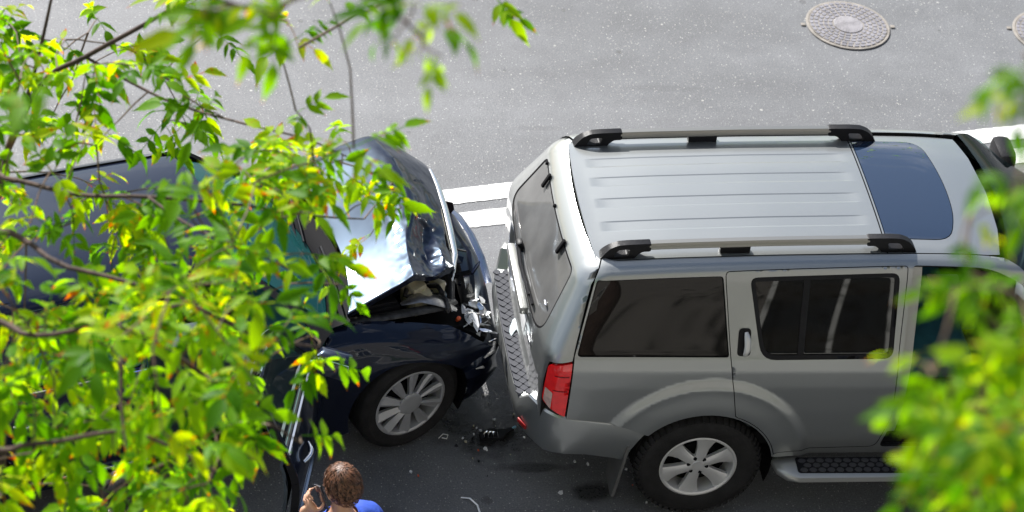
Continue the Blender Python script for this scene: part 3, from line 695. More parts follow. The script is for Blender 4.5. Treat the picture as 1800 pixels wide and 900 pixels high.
def spoke_wheel(name, parent, loc, rz, rt_, wd, rr, kind, cache={}):
    e = empty(name, loc, rz, parent)
    if kind not in cache:
        hw = wd/2; c = {}
        c['tyre'] = wheel_meshes(rt_, wd, rr, kind == 'suv').build('tyre', 'rubber', e, 32)
        rim = MB(); rim.lathe([(rr+.002, -hw*.86), (rr+.006, -hw*.90), (rr-.004, -hw*.92), (rr-.016, -hw*.86), (rr-.028, -hw*.3), (rr-.04, hw*.75), (rr-.01, hw*.8)], 56, closed=False)
        c['rim'] = rim.build('rim', 'alloy' if kind == 'suv' else 'grey_alloy', e, 40)
        dk = MB(); dk.lathe([(.0005, -hw*.05), (rr-.03, -hw*.05), (rr-.03, hw*.2), (.0005, hw*.2)], 40, closed=False); dk.lathe([(.0005, -hw*.34), (.13, -hw*.34), (.13, -hw*.2)], 30, closed=False); c['brake_disc'] = dk.build('brake_disc', 'matte_black', e)
        sp = MB()
        if kind == 'suv':
            n, m_ = 6, 'alloy'
            rad = [.035, .075, .13, .175, rr-.008]; wid = [.034, .032, .037, .050, .070]; dep = [-.80, -.80, -.76, -.78, -.84]
        else:
            n, m_ = 10, 'grey_alloy'
            rad = [.06, .085, .13, .17, rr-.006]; wid = [.016, .018, .025, .032, .036]; dep = [-.93, -.94, -.92, -.90, -.90]
        rows = []
        for q, (r_, w_, d_) in enumerate(zip(rad, wid, dep)):
            sk = 0 if kind == 'suv' else .10*(r_-.06)
            rows.append([(-w_+sk, d_*hw+.030, r_), (-w_+sk, d_*hw+.006, r_), (-w_*.45+sk, d_*hw-.004, r_), (w_*.45+sk, d_*hw-(.004 if kind == 'suv' else -.010), r_), (w_+sk, d_*hw+(.006 if kind == 'suv' else .016), r_), (w_+sk, d_*hw+.034, r_)])
        sp.grid(rows); c['spoke'] = sp.build('spoke', m_, e, 40); c['n'] = n
        hb_ = MB()
        if kind == 'suv': hb_.lathe([(.0005, -hw*.86), (.036, -hw*.86), (.040, -hw*.80), (.072, -hw*.76), (.076, -hw*.60)], 36, closed=False)
        else: hb_.lathe([(.0005, -hw*.99), (.050, -hw*.98), (.072, -hw*.965), (.080, -hw*.93), (.082, -hw*.8)], 36, closed=False)
        c['hub_cap'] = hb_.build('hub_cap', m_, e, 40)
        if kind == 'suv':
            lg = MB(); lg.lathe([(.0005, -.004), (.0125, -.004), (.0125, .006), (.0005, .006)], 10, 'y', closed=False); c['lug_nut'] = lg.build('lug_nut', 'matte_black', e)
            c['lug_nut'].location = (.056, -hw*.79, 0)
        cache[kind] = c
        for k in range(1, n): inst('spoke', c['spoke'].data, e, rot=(0, 2*math.pi*k/n, 0))
    else:
        c = cache[kind]; hw = wd/2
        for nm in ('tyre', 'rim', 'brake_disc', 'hub_cap'): inst(nm, c[nm].data, e)
        for k in range(c['n']): inst('spoke', c['spoke'].data, e, rot=(0, 2*math.pi*k/c['n'], 0))
    if kind == 'suv':
        hw = wd/2
        for k in range(0, 6): 
            th = 2*math.pi*(k+.5)/6
            if k == 0 and c['lug_nut'].parent == e: c['lug_nut'].location = (.056*math.sin(th), -hw*.785, .056*math.cos(th)); continue
            inst('lug_nut', c['lug_nut'].data, e, (.056*math.sin(th), -hw*.785, .056*math.cos(th)))
    return e
for x, y, rz_ in ((0, -.795, 0), (2.85, -.795, 0), (0, .795, math.pi), (2.85, .795, math.pi)):
    wh = spoke_wheel('wheel', suv, (x, y, .378), rz_, .380, .255, .230, 'suv')
    wh.rotation_euler = (0, R(8) if y < 0 else 0, rz_)
# ================================================================== DARK SALOON that ran into it (own frame: front axle at the origin, nose towards +X)
CO = (-1.941, .548); CA = R(17)
car = empty('saloon_car', (CO[0], CO[1], 0), CA); tag(car, 'dark navy saloon with crumpled bonnet and smashed front, under the tree', 'car')
_cv = [.16, .25, .40, .58, .74, .84, .90, .95, 1.00, 1.36, 1.41, 1.45, 1.50]
_cW = curve_table(_cv, [.82, .850, .872, .886, .886, .868, .845, .825, .800, .628, .595, .555, .505], .025)
_cZ = curve_table(_cv, [.16, .25, .40, .58, .74, .84, .90, .95, 1.00, 1.355, 1.395, 1.418, 1.430], .02)
def c_side(sg, x, v, off=0.0):
    tp = .10*sstep(.25, .95, x)+.14*sstep(-2.9, -3.9, x)
    lift = .035*sstep(1.0, 1.38, v)*(1-min(1, abs((x+1.65)/1.0))**2)
    fl = 0
    for cx in (0, -2.775):
        d = math.hypot(x-cx, float(_cZ(v))-.33)
        fl = max(fl, .014*sstep(.50, .39, d))
    return np.array((x, sg*(float(_cW(v))-tp+off+(fl if v < .8 else 0)), float(_cZ(v))+lift))
_fW = curve_table([.20, .58, .72, .80, .87, .95, 1.02], [.862, .886, .886, .872, .838, .770, .700], .03)
_fZ = curve_table([.20, .58, .72, .80, .87, .95, 1.02], [.20, .58, .72, .80, .865, .915, .935], .03)
def c_fender(sg, x, v, off=0.0):
    k = sstep(.10, .55, x) if sg < 0 else 0
    tp = .10*sstep(.25, .95, x); d = math.hypot(x, float(_fZ(v))-.33); fl = .014*sstep(.52, .39, d)
    z = float(_fZ(v))-.17*sstep(-.38, .50, x)*sstep(.5, .95, v)
    y = float(_fW(v))-tp+fl*(1 if v < .8 else 0)+off
    # the crash has pushed the near wing in and rippled it
    y += k*(.020*math.sin(9*x+5*v)-.035*sstep(.30, .52, x)); z += k*.022*math.sin(11*x-3*v+1)*sstep(.6, .9, v)
    return np.array((x, sg*y, z))
AR = .392
WINGP = [(-.60, .205)]+[(-.47, .205)]+arc(0, .33, AR, 200, 35, 20)+[(.40, .56), (.50, .60), (.56, .68), (.50, .80), (.40, .90), (.28, .985), (.12, 1.0), (-.30, 1.012), (-.46, 1.0), (-.52, .965), (-.56, .86), (-.60, .70)]
CF = rounded([(-.605, .90), (-.60, .60), (-.585, .30), (-1.60, .285), (-1.63, .60), (-1.635, 1.00), (-1.60, 1.408), (-1.15, 1.418), (-.98, 1.35), (-.66, 1.06)], [.03, 0, .05, .04, 0, 0, .04, .06, .08, .05])
CFW = rounded([(-.80, 1.035), (-1.04, 1.335), (-1.17, 1.382), (-1.575, 1.376), (-1.595, 1.01), (-.84, 1.005)], [.02, .06, .06, .03, .03, .02])
CR = rounded([(-1.645, 1.00), (-1.64, .60), (-1.612, .285), (-2.28, .285), (-2.36, .36)], [0, 0, .04, .04, 0])+arc(-2.775, .33, AR+.018, 10, 80, 8)+[(-2.66, .92), (-2.62, 1.02), (-2.42, 1.33), (-2.30, 1.408), (-1.615, 1.408)]
CRW = rounded([(-1.665, 1.01), (-1.645, 1.376), (-2.22, 1.376), (-2.34, 1.32), (-2.54, 1.04), (-2.50, 1.012)], [.03, .03, .05, .05, .03, .02])
COUT = [(-.60, .262), (-2.36, .262)]+arc(-2.775, .33, AR, 10, 170, 18)+[(-3.16, .28), (-3.72, .33), (-3.78, .60), (-3.72, .90), (-3.60, .985), (-3.05, 1.03), (-2.75, 1.16), (-2.55, 1.36), (-2.42, 1.47), (-1.20, 1.47), (-1.02, 1.435), (-.80, 1.24), (-.50, .99), (-.545, .96), (-.60, .90)]
M['car_trim'] = mat('car_trim', (.75, .77, .79), .12, metal=1)
for sg in (-1, 1):
    near = sg < 0
    smap = lambda x, v: c_side(sg, x, v)
    bs = patch('body_side', COUT, smap, 'navy', car, holes=[CF, CR], step=.05, lip=.03)
    wg = patch('front_wing', WINGP, lambda x, v: c_fender(sg, x, v), 'navy', car, step=.03, lip=.03, ref=(0, 0, .4))
    rd = patch('rear_door', shrink(CR, .005), smap, 'navy', car, holes=[CRW], step=.05, lip=.03)
    patch('door_glass', shrink(CRW, .004), lambda x, v: c_side(sg, x, v, -.008), 'teal_glass', rd, step=.1, lip=0)
    tr = MB(); tr.tube([c_side(sg, x, .995, .006) for x in np.linspace(-1.65, -2.55, 8)], .011, 6); tr.build('chrome_strip', 'car_trim', rd, 60); tr = MB(); tr.tube([c_side(sg, x, .36, .012) for x in np.linspace(-1.65, -2.26, 6)], .014, 6); tr.build('chrome_strip', 'car_trim', rd, 60)
    h = MB(); h.tube([c_side(sg, -2.33-.02*q, .835, .012+.03*math.sin(q*math.pi/6)) for q in range(7)], .013, 6); h.build('handle', 'car_trim', rd, 60)
    hinge = np.array((-.60, sg*.86, 0))
    fd = patch('front_door', shrink(CF, .005), lambda x, v: c_side(sg, x, v)-hinge, 'navy', car, holes=[CFW], step=.045, lip=.045, ref=(-.5, -sg*.9, .7))
    fd.location = hinge
    patch('door_lining', shrink(CF, .014), lambda x, v: c_side(sg, x, v, -.06+(-.03 if v < .9 else 0))-hinge, 'interior', fd, holes=[CFW], step=.06, lip=.02, ref=(-.5, sg*5, .7))
    patch('door_glass', shrink(CFW, .004), lambda x, v: c_side(sg, x, v, -.010)-hinge, 'clear_glass', fd, step=.1, lip=.005, ref=(-.5, -sg*.9, .7))
    tr = MB(); tr.tube([c_side(sg, x, .995, .006)-hinge for x in np.linspace(-.82, -1.62, 8)], .012, 6); tr.build('chrome_strip', 'car_trim', fd, 60); tr = MB(); tr.tube([c_side(sg, x, .36, .012)-hinge for x in np.linspace(-.62, -1.58, 8)], .014, 6); tr.build('chrome_strip', 'car_trim', fd, 60)
    h = MB(); h.tube([c_side(sg, -1.33-.028*q, .835, .012+.03*math.sin(q*math.pi/6))-hinge for q in range(7)], [.010, .014, .016, .016, .016, .014, .010], 8); h.build('handle', 'car_trim', fd, 60)
    mi = MB(); mi.box(c_side(sg, -.80, .99, .135)-hinge, (.12, .22, .15), (0, 0, sg*R(12)), .05); mi.box(c_side(sg, -.78, .965, .03)-hinge, (.07, .10, .05), None, .02); mi.build('mirror', 'navy', fd, 60)
    mg = MB(); mg.box(c_side(sg, -.862, .99, .135)-hinge, (.008, .19, .12), (0, 0, sg*R(12)), .003); mg.build('mirror_glass', 'chrome', fd)
    if near: fd.rotation_euler = (0, 0, R(60)); fd.location.x += .03
    for cx in (0, -2.775):
        ln_ = MB(); rows = []
        for q in np.linspace(-25, 205, 23): rows.append([(cx+(AR+.012)*math.cos(R(q)), sg*yy, .33+(AR+.012)*math.sin(R(q))) for yy in (.84, .50)])
        ln_.grid(rows); ln_.build('arch_liner', 'matte_black', car)
# roof, screens, boot
c_roof = lambda x, y: np.array((x, y, 1.437+.042*(1-(y/.56)**2)+.020*(1-((x+1.65)/.9)**2)-.02*(y/.56)**6))
patch('roof_panel', [(-1.06, -.50), (-1.20, -.532), (-2.35, -.532), (-2.46, -.50), (-2.50, 0), (-2.46, .50), (-2.35, .532), (-1.20, .532), (-1.06, .50), (-.985, 0)], c_roof, 'navy', car, step=.06, lip=.02, ref=(-1.6, 0, 0))
ws = MB(); rows = []
for k in np.linspace(0, 1, 9):
    x = -.52+(-1.085+.52)*k; y = .725-.215*k; z = .985+(1.425-.985)*k
    rows.append([(x+(.16*(1-.45*k))*(1-q*q), y*q, z+.035*math.sin(k*math.pi)+.035*k*(1-q*q)) for q in np.linspace(-1, 1, 17)])
ws.grid(rows); ws.build('windshield', 'teal_glass', car, 60)
cw = MB(); cw.grid([[(-.35-.17*q*q+dx, .74*q, z) for q in np.linspace(-1, 1, 13)] for dx, z in ((.0, .975), (.04, .955), (.10, .965), (.15, .975))]); cw.build('cowl', 'matte_black', car, 60)
for y0, y1 in ((-.05, -.62), (.52, -.02)):
    wp = MB(); wp.tube([(-.29, y0, .99), (-.33, (y0+y1)/2, 1.01), (-.39, y1, 1.03)], [.011, .008, .006], 6); wp.tube([(-.32, y0-.02, 1.0), (-.43, y1+.02, 1.035)], .007, 5); wp.build('wiper', 'black_plastic', car, 60)
bw = MB(); rows = []
for k in np.linspace(0, 1, 7):
    x = -2.47-.62*k; y = .52+.10*k; z = 1.425-.385*k; rows.append([(x-.10*(1-q*q), y*q, z+.02*(1-q*q)+.03*math.sin(k*math.pi)) for q in np.linspace(-1, 1, 13)])
bw.grid(rows); bw.build('rear_window', 'teal_glass', car, 60)
bt = MB(); rows = []
for x in np.linspace(-3.08, -3.80, 10): rows.append([(x-.06*(1-q*q), (.64-.05*sstep(-3.3, -3.8, x))*q, 1.045-.09*sstep(-3.2, -3.85, x)-.14*sstep(-3.72, -3.80, x)-.03*q*q) for q in np.linspace(-1, 1, 13)])
bt.grid(rows); bt.build('boot_lid', 'navy', car, 60)
rb = MB(); rows = []
for q in np.linspace(-1, 1, 15): rows.append([(-3.72-.13*(1-q**4), .74*q, .92), (-3.80-.13*(1-q**4), .76*q, .70), (-3.84-.13*(1-q**4), .77*q, .50), (-3.76-.13*(1-q**4), .76*q, .26)])
rb.grid(rows); rb.build('rear_bumper', 'navy', car, 40)
for sg in (-1, 1): 
    tl = MB(); tl.box((-3.80, sg*.62, .82), (.12, .28, .15), (0, 0, sg*R(18)), .03); tl.build('tail_light', 'red_lens', car)
# ---- buckled bonnet: a control net pushed up into a fold, subdivided
HOOD = [
 [(-.366, -.697, 1.00), (-.27, -.45, 1.005), (-.213, -.25, 1.01), (-.190, 0, 1.02), (-.20, .22, 1.03), (-.24, .45, 1.025), (-.366, .70, 1.0)],
 [(-.26, -.685, 1.034), (-.17, -.44, 1.038), (-.12, -.24, 1.045), (-.09, -.02, 1.06), (-.08, .24, 1.075), (-.09, .48, 1.065), (-.16, .735, 1.02)],
 [(-.09, -.665, 1.092), (-.02, -.43, 1.090), (.03, -.23, 1.090), (.09, -.03, 1.108), (.12, .24, 1.12), (.14, .50, 1.135), (.10, .765, 1.075)],
 [(.068, -.645, 1.148), (.12, -.43, 1.140), (.187, -.215, 1.132), (.315, -.06, 1.172), (.33, .24, 1.18), (.36, .50, 1.19), (.33, .77, 1.135)],
 [(.098, -.63, 1.135), (.15, -.42, 1.120), (.22, -.21, 1.112), (.345, -.055, 1.155), (.37, .25, 1.165), (.40, .50, 1.165), (.40, .755, 1.105)],
 [(.245, -.565, 1.035), (.275, -.39, 1.000), (.30, -.215, 1.050), (.415, -.04, 1.085), (.475, .28, 1.10), (.50, .51, 1.095), (.51, .715, 1.05)],
 [(.345, -.515, 1.03), (.375, -.37, 1.045), (.40, -.20, 1.03), (.50, 0, 1.02), (.575, .31, 1.02), (.61, .52, 1.01), (.625, .68, .965)],
 [(.420, -.475, 1.00), (.435, -.36, 1.00), (.47, -.19, .995), (.56, .02, .975), (.645, .34, .955), (.685, .52, .945), (.70, .65, .91)],
 [(.405, -.47, .945), (.42, -.355, .945), (.46, -.19, .945), (.55, .02, .925), (.635, .34, .905), (.675, .52, .895), (.685, .64, .865)],
]
V = []; Fc = []; nc = 7
for row in HOOD: V += row
nr = len(HOOD); k0 = len(V)
for i, row in enumerate(HOOD): V.append((row[0][0], row[0][1]+.015, row[0][2]-.055))          # turned-down near flange
k1 = len(V)
for i, row in enumerate(HOOD): V.append((row[-1][0], row[-1][1]-.01, row[-1][2]-.05))
for i in range(nr-1):
    for j in range(nc-1): Fc.append((i*nc+j, i*nc+j+1, (i+1)*nc+j+1, (i+1)*nc+j))
    Fc.append((k0+i, i*nc, (i+1)*nc, k0+i+1)); Fc.append((i*nc+nc-1, k1+i, k1+i+1, (i+1)*nc+nc-1))
ho = mesh('bonnet', V, Fc, 'navy', car, None)
for p in ho.data.polygons: p.use_smooth = True
bm = bmesh.new(); bm.from_mesh(ho.data); cl = bm.edges.layers.float.new('crease_edge'); bm.verts.ensure_lookup_table()
def cr_e(a, b_, w_):
    e_ = bm.edges.get((bm.verts[a], bm.verts[b_]))
    if e_: e_[cl] = w_
for i in range(nr-1): cr_e(i*nc, (i+1)*nc, .85); cr_e(i*nc+nc-1, (i+1)*nc+nc-1, .5)
for j in range(nc-1): cr_e(3*nc+j, 3*nc+j+1, 1.0 if j < 3 else .15); cr_e(7*nc+j, 7*nc+j+1, .75); cr_e(5*nc+j, 5*nc+j+1, .9 if j < 2 else 0); cr_e(6*nc+j, 6*nc+j+1, .7 if j < 2 else 0)
for i in (3, 4, 5): cr_e(i*nc+3, (i+1)*nc+3, .95); cr_e(i*nc+1, (i+1)*nc+1, .6)
bm.to_mesh(ho.data); bm.free()
sm = ho.modifiers.new('sub', 'SUBSURF'); sm.levels = 4; sm.render_levels = 4
tx = bpy.data.textures.new('dents', 'CLOUDS'); tx.noise_scale = .16; tx.noise_depth = 2
vg = ho.vertex_groups.new(name='crushed')
for i in range(nr):
    for j in range(nc):
        vg.add([i*nc+j], [0, 0, .05, .5, .7, 1, .8, .3, .2][i]*(1.0 if j < 4 else .3), 'REPLACE')
dm = ho.modifiers.new('dent', 'DISPLACE'); dm.texture = tx; dm.strength = .05; dm.mid_level = .5; dm.vertex_group = 'crushed'
sd = ho.modifiers.new('thick', 'SOLIDIFY'); sd.thickness = .010; sd.offset = -1
# torn chrome grille frame hanging off the bonnet's leading edge
gp = [(.43, -.44, .955), (.50, -.30, .94), (.575, -.05, .925), (.64, .18, .905), (.695, .42, .895), (.73, .62, .875)]
gf = MB(); gf.tube(gp, [.010, .020, .024, .024, .022, .010], 8, flat=.55, upv=(0, 0, 1)); gfo = gf.build('grille_frame', 'car_trim', car, 60)
for k in range(3):
    q = MB(); q.tube([(x+.01-.004*k, y, z-.035-.030*k) for x, y, z in gp], [.004, .008, .009, .009, .008, .004], 6, flat=.5); q.build('grille_slat', 'car_trim', gfo, 60)
# front bumper skin, bent and pushed back on the near corner
path = [(.375, -.868), (.46, -.850), (.55, -.805), (.64, -.735), (.69, -.64), (.735, -.48), (.795, -.24), (.84, .02), (.87, .26), (.875, .46), (.835, .62), (.76, .745), (.62, .83), (.375, .872)]
rows = []
for i, (x, y) in enumerate(path):
    a, b_ = path[max(i-1, 0)], path[min(i+1, len(path)-1)]; tx_, ty_ = b_[0]-a[0], b_[1]-a[1]; L_ = math.hypot(tx_, ty_); nx, ny = ty_/L_, -tx_/L_
    top = .50+.10*sstep(-.6, .1, y)+.012*math.sin(i*2.1); wv = .014*math.sin(i*1.7)*sstep(.3, -.3, y)
    front = sstep(.80, .60, abs(y))
    sec = [(-.14-.02*front, top+.05*front+.02), (-.05, top+.03*front), (-.005, top-.02), (.008+wv, .44), (.004-wv, .36), (-.012, .28), (-.05, .205), (-.10, .19)]
    row = []
    for o, z in sec:
        px_, py_ = x+nx*o, y+ny*o
        if i in (0, len(path)-1): px_ = math.sqrt(max(.02, (AR+.004)**2-(min(z, .60)-.33)**2))
        row.append((px_, py_, z))
    rows.append(row)
fb = MB(); fb.grid(rows); fbo = fb.build('front_bumper', 'navy', car, 30)
sk = MB(); sk.tube([(.50, -.845, .555), (.58, -.795, .545), (.635, -.70, .53)], [.006, .017, .008], 6, flat=.5); sk.build('scrape_strip', M.setdefault('scraped', mat('scraped', (.42, .41, .39), .5, metal=.3, var=.5, vscale=60)), fbo, 60)
sk = MB(); sk.tube([(.44, -.868, .50), (.50, -.85, .485)], [.004, .012], 6, flat=.5); sk.build('scrape_strip', 'scraped', fbo, 60)
blp = MB(); blp.grid([[(x+dx, y, z) for x, y, z in [(.735, -.30, .655), (.79, -.05, .665), (.82, .18, .665), (.825, .40, .650), (.80, .58, .62)]] for dx, z in ((0, 0), (.035, .0), (.055, 0))]); blp.v = [(x, y, z-(.018 if i >= 10 else 0)) for i, (x, y, z) in enumerate(blp.v)]; blp.build('bumper_cap', M.setdefault('sky_sheen_navy', paint('sky_sheen_navy', (.02, .04, .10), .25, .3)), fbo, 60)  # sky reflection on the navy bumper top, put into a bluer base colour
# ---- smashed engine bay
rnd = random.Random(21)
eb = MB(); eb.box((.02, 0, .56), (.86, 1.42, .34)); eb.build('engine_bay_floor', 'matte_black', car, None)
en = MB(); en.box((.05, .02, .80), (.42, .70, .22), (0, R(3), R(4)), .04)
for i in range(6): en.box((-.05+.06*i, -.05, .925), (.03, .46, .03), (0, 0, R(4)), .008)
for i in range(4): en.lathe([(.0005, -.02), (.04, -.02), (.045, .03), (.0005, .045)], 12, 'z', (-.02, -.25+i*.16, .92), False)
en.build('engine_block', 'dark_steel', car)
rs = MB(); rs.box((.17, -.50, .84), (.15, .17, .16), (R(6), R(-10), R(14)), .04).box((.155, -.49, .935), (.10, .12, .06), (R(6), R(-10), R(14)), .02).lathe([(.0005, 0), (.028, 0), (.028, .03), (.0005, .034)], 12, 'z', (.13, -.47, .955), False); rs.build('coolant_tank', M.setdefault('cream', mat('cream_plastic', (.50, .46, .32), .45, var=.25, vscale=18)), car)
r2 = MB(); r2.box((.315, -.46, .83), (.07, .10, .14), (R(-8), R(14), R(30)), .02); r2.build('washer_bottle', 'cream', car)
fbx = MB(); fbx.box((-.12, -.52, .855), (.26, .20, .12), (0, R(4), R(5)), .02).box((-.12, -.52, .925), (.22, .17, .03), (0, R(4), R(5)), .01); fbx.build('fuse_box', 'black_plastic', car)
bat = MB(); bat.box((-.02, .52, .85), (.26, .18, .18), None, .015); bat.build('battery', 'black_plastic', car)
il = MB(); il.tube([(-.36, -.665, .905), (-.1, -.672, .895), (.12, -.66, .875), (.30, -.62, .835), (.40, -.555, .80)], [.035, .036, .038, .04, .03], 8, flat=.45); il.build('inner_wing_rail', 'dark_steel', car, 50)
il = MB(); il.tube([(.02, -.60, .90), (.14, -.585, .915), (.26, -.60, .875), (.37, -.66, .82)], [.012, .05, .055, .02], 8, flat=.18); il.build('bent_bracket', 'steel', car, 40)
for sg, y in ((1, .66),):
    il = MB(); il.tube([(-.36, y, .905), (.1, y, .895), (.40, y-.04, .84)], .036, 8, flat=.45); il.build('inner_wing_rail', 'dark_steel', car, 50)
rad = MB(); rad.box((.44, .05, .60), (.07, 1.0, .38), (0, R(-14), R(-14)), .012); rad.build('radiator', 'dark_steel', car)
sp_ = MB(); sp_.tube([(.36, -.60, .80), (.44, -.40, .815), (.50, -.12, .84), (.60, .15, .82), (.66, .42, .80), (.66, .62, .78)], [.022, .028, .026, .028, .026, .02], 8, flat=.7); sp_.build('slam_panel', 'black_plastic', car, 50)
bb = MB(); bb.tube([(.52, -.62, .52), (.60, -.40, .55), (.68, -.1, .56), (.75, .25, .56), (.74, .55, .54)], .05, 8, flat=1.2); bb.build('bumper_beam', 'dark_steel', car, 50)
for k in range(11):      # hoses and looms
    x, y, z = rnd.uniform(-.1, .45), rnd.uniform(-.58, .2), rnd.uniform(.84, .95); pts = [(x, y, z)]
    for i in range(4): x += rnd.uniform(-.09, .13); y += rnd.uniform(-.11, .09); z = min(.97, max(.72, z+rnd.uniform(-.06, .05))); pts.append((min(x, .6), y, z))
    P_ = []
    for i in range(len(pts)-1):
        a, b_ = Vector(pts[i]), Vector(pts[i+1]); P_ += [a.lerp(b_, .15), a.lerp(b_, .5), a.lerp(b_, .85)]
    q = MB(); q.tube(P_, rnd.choice([.007, .010, .016]), 6); q.build('hose', rnd.choice(['black_plastic', 'black_plastic', 'rubber', 'dark_steel']), car, 60)
def shard(rnd_, L_, w_, th_):
    n = rnd_.randint(5, 7); pl = []
    for i in range(n):
        a = 2*math.pi*i/n+rnd_.uniform(-.25, .25); r_ = rnd_.uniform(.6, 1.0); pl.append((L_/2*r_*math.cos(a), w_/2*r_*math.sin(a)))
    c_ = rnd_.uniform(2, 6); q = MB(); q.prism(pl, 0, th_, lambda a, b_, h: (a, b_, h+c_*a*a*.3+rnd_.uniform(-.004, .004))); return q
for k in range(34):      # splintered trim, brackets and plastic in the crush zone
    t_ = rnd.random(); x = .30+.30*t_+rnd.uniform(-.06, .10); y = -.66+rnd.random()**1.3*1.15; z = rnd.uniform(.60, .82)-.08*sstep(.45, .7, x)
    x += .16*sstep(-.5, .4, y)
    q = shard(rnd, rnd.uniform(.06, .20), rnd.uniform(.03, .09), rnd.uniform(.003, .012)); o = q.build('broken_trim', rnd.choice(['black_plastic', 'black_plastic', 'dark_steel', 'matte_black', 'steel', 'navy', 'navy']), car, None)
    o.location = (x, y, z); o.rotation_euler = (rnd.uniform(-.9, .9), rnd.uniform(-.9, .9), rnd.uniform(0, 6.3))
M['lens_shard'] = mat('lens_shard', (.78, .80, .82), .12, coat=1, var=.15, vscale=40)
for k in range(34):      # remains of the near headlamp
    q = shard(rnd, rnd.uniform(.06, .17), rnd.uniform(.03, .08), rnd.uniform(.002, .006)); o = q.build('headlamp_shard', rnd.choice(['lens_shard', 'lens_shard', 'white', 'chrome', 'white', 'scraped']), car, None)
    o.location = (rnd.gauss(.49, .06), rnd.gauss(-.66, .07), rnd.uniform(.66, .77)); o.rotation_euler = (rnd.uniform(-.8, .8), rnd.uniform(-.8, .5), rnd.uniform(0, 6.3))
hl = MB(); hl.box((.50, -.64, .665), (.20, .22, .09), (R(10), R(14), R(-30)), .03); hl.build('headlamp_housing', 'black_plastic', car)
hb_ = MB(); hb_.lathe([(.0005, 0), (.035, .004), (.055, .03), (.06, .045), (.05, .04), (.02, .012), (.0005, .01)], 16, 'z', (0, 0, 0), False); hbo = hb_.build('headlamp_reflector', 'chrome', car, 50); hbo.location = (.46, -.67, .71); hbo.rotation_euler = (.4, .3, 0)
ob = MB(); ob.lathe([(.0005, 0), (.014, 0), (.014, .03), (.0005, .036)], 10, 'z', (0, 0, 0), False); obo = ob.build('indicator_bulb', M.setdefault('orange_plastic', mat('orange_plastic', (.7, .10, .02), .3)), car); obo.location = (.385, -.655, .735); obo.rotation_euler = (.6, 0, 0)
hl2 = MB(); hl2.box((.58, .66, .70), (.26, .22, .14), (0, R(8), R(24)), .05); hl2.build('headlamp', 'clear_lens', car)
# cabin and underside
ub = MB(); ub.box((-1.6, 0, .27), (4.2, 1.40, .18), None, .03); ub.build('underbody', 'matte_black', car)
fl_ = MB(); fl_.box((-1.5, 0, .38), (2.3, 1.50, .05)); fl_.build('cabin_floor', 'interior', car)
for (x, y) in ((-1.35, -.37), (-1.35, .37), (-2.2, -.37), (-2.2, .37)):
    s_ = MB(); s_.box((x+.10, y, .60), (.52, .50, .16), None, .06); so_ = s_.build('seat', 'interior', car, 60)
    MB().box((x-.22, y, .92), (.14, .48, .58), (0, R(-16), 0), .06).build('backrest', 'interior', so_, 60); MB().box((x-.31, y, 1.24), (.10, .26, .15), (0, R(-10), 0), .045).build('headrest', 'interior', so_, 60)
ds = MB(); ds.box((-.62, 0, .84), (.50, 1.40, .24), (0, R(4), 0), .07); ds.build('dashboard', 'interior_teal', car, 60)
swl = MB(); swl.tube([(-.98-.06*math.sin(2*math.pi*k/24), .37+.18*math.cos(2*math.pi*k/24), .93+.165*math.sin(2*math.pi*k/24)) for k in range(25)], .016, 8, cap=False); swl.build('steering_wheel', 'interior', car)
for x, y, rz_ in ((0, -.785, 8), (0, .785, 188), (-2.775, -.785, 0), (-2.775, .785, 180)):
    spoke_wheel('wheel', car, (x, y, .346), R(rz_), .348, .220, .237, 'saloon')
# ================================================================== TREES
def img_pt(px, py, d):
    """world point seen at a place of the photograph from d metres away"""
    v = fw+rt*(px-900)/4950-up*(py-450)/4950; return Vector(CAM+v/np.linalg.norm(v)*d)
m, t, b = newmat('leaf'); N = t.nodes.new; L = t.links.new
oi = N('ShaderNodeObjectInfo'); at_ = N('ShaderNodeAttribute'); at_.attribute_name = 'leafvar'; at_.attribute_type = 'GEOMETRY'
sx = N('ShaderNodeSeparateColor'); L(at_.outputs['Color'], sx.inputs[0])
fr_ = N('ShaderNodeMath'); fr_.operation = 'ADD'; L(oi.outputs['Random'], fr_.inputs[0]); L(sx.outputs[0], fr_.inputs[1])
f2 = N('ShaderNodeMath'); f2.operation = 'FRACT'; L(fr_.outputs[0], f2.inputs[0])
rp = N('ShaderNodeValToRGB'); rp.color_ramp.interpolation = 'LINEAR'; el = rp.color_ramp.elements
el[0].position = 0; el[0].color = (.038, .125, .004, 1); el[1].position = 1; el[1].color = (.310, .380, .008, 1)
for p_, c_ in ((.3, (.085, .205, .005)), (.6, (.142, .275, .006)), (.85, (.215, .335, .007))):
    q = el.new(p_); q.color = (*c_, 1)
L(f2.outputs[0], rp.inputs[0])
tc = N('ShaderNodeTexCoord'); nz = N('ShaderNodeTexNoise'); nz.inputs['Scale'].default_value = 22; nz.inputs['Detail'].default_value = 5
va = N('ShaderNodeVectorMath'); va.operation = 'ADD'; L(tc.outputs['Object'], va.inputs[0]); L(oi.outputs['Location'], va.inputs[1]); L(va.outputs[0], nz.inputs['Vector'])
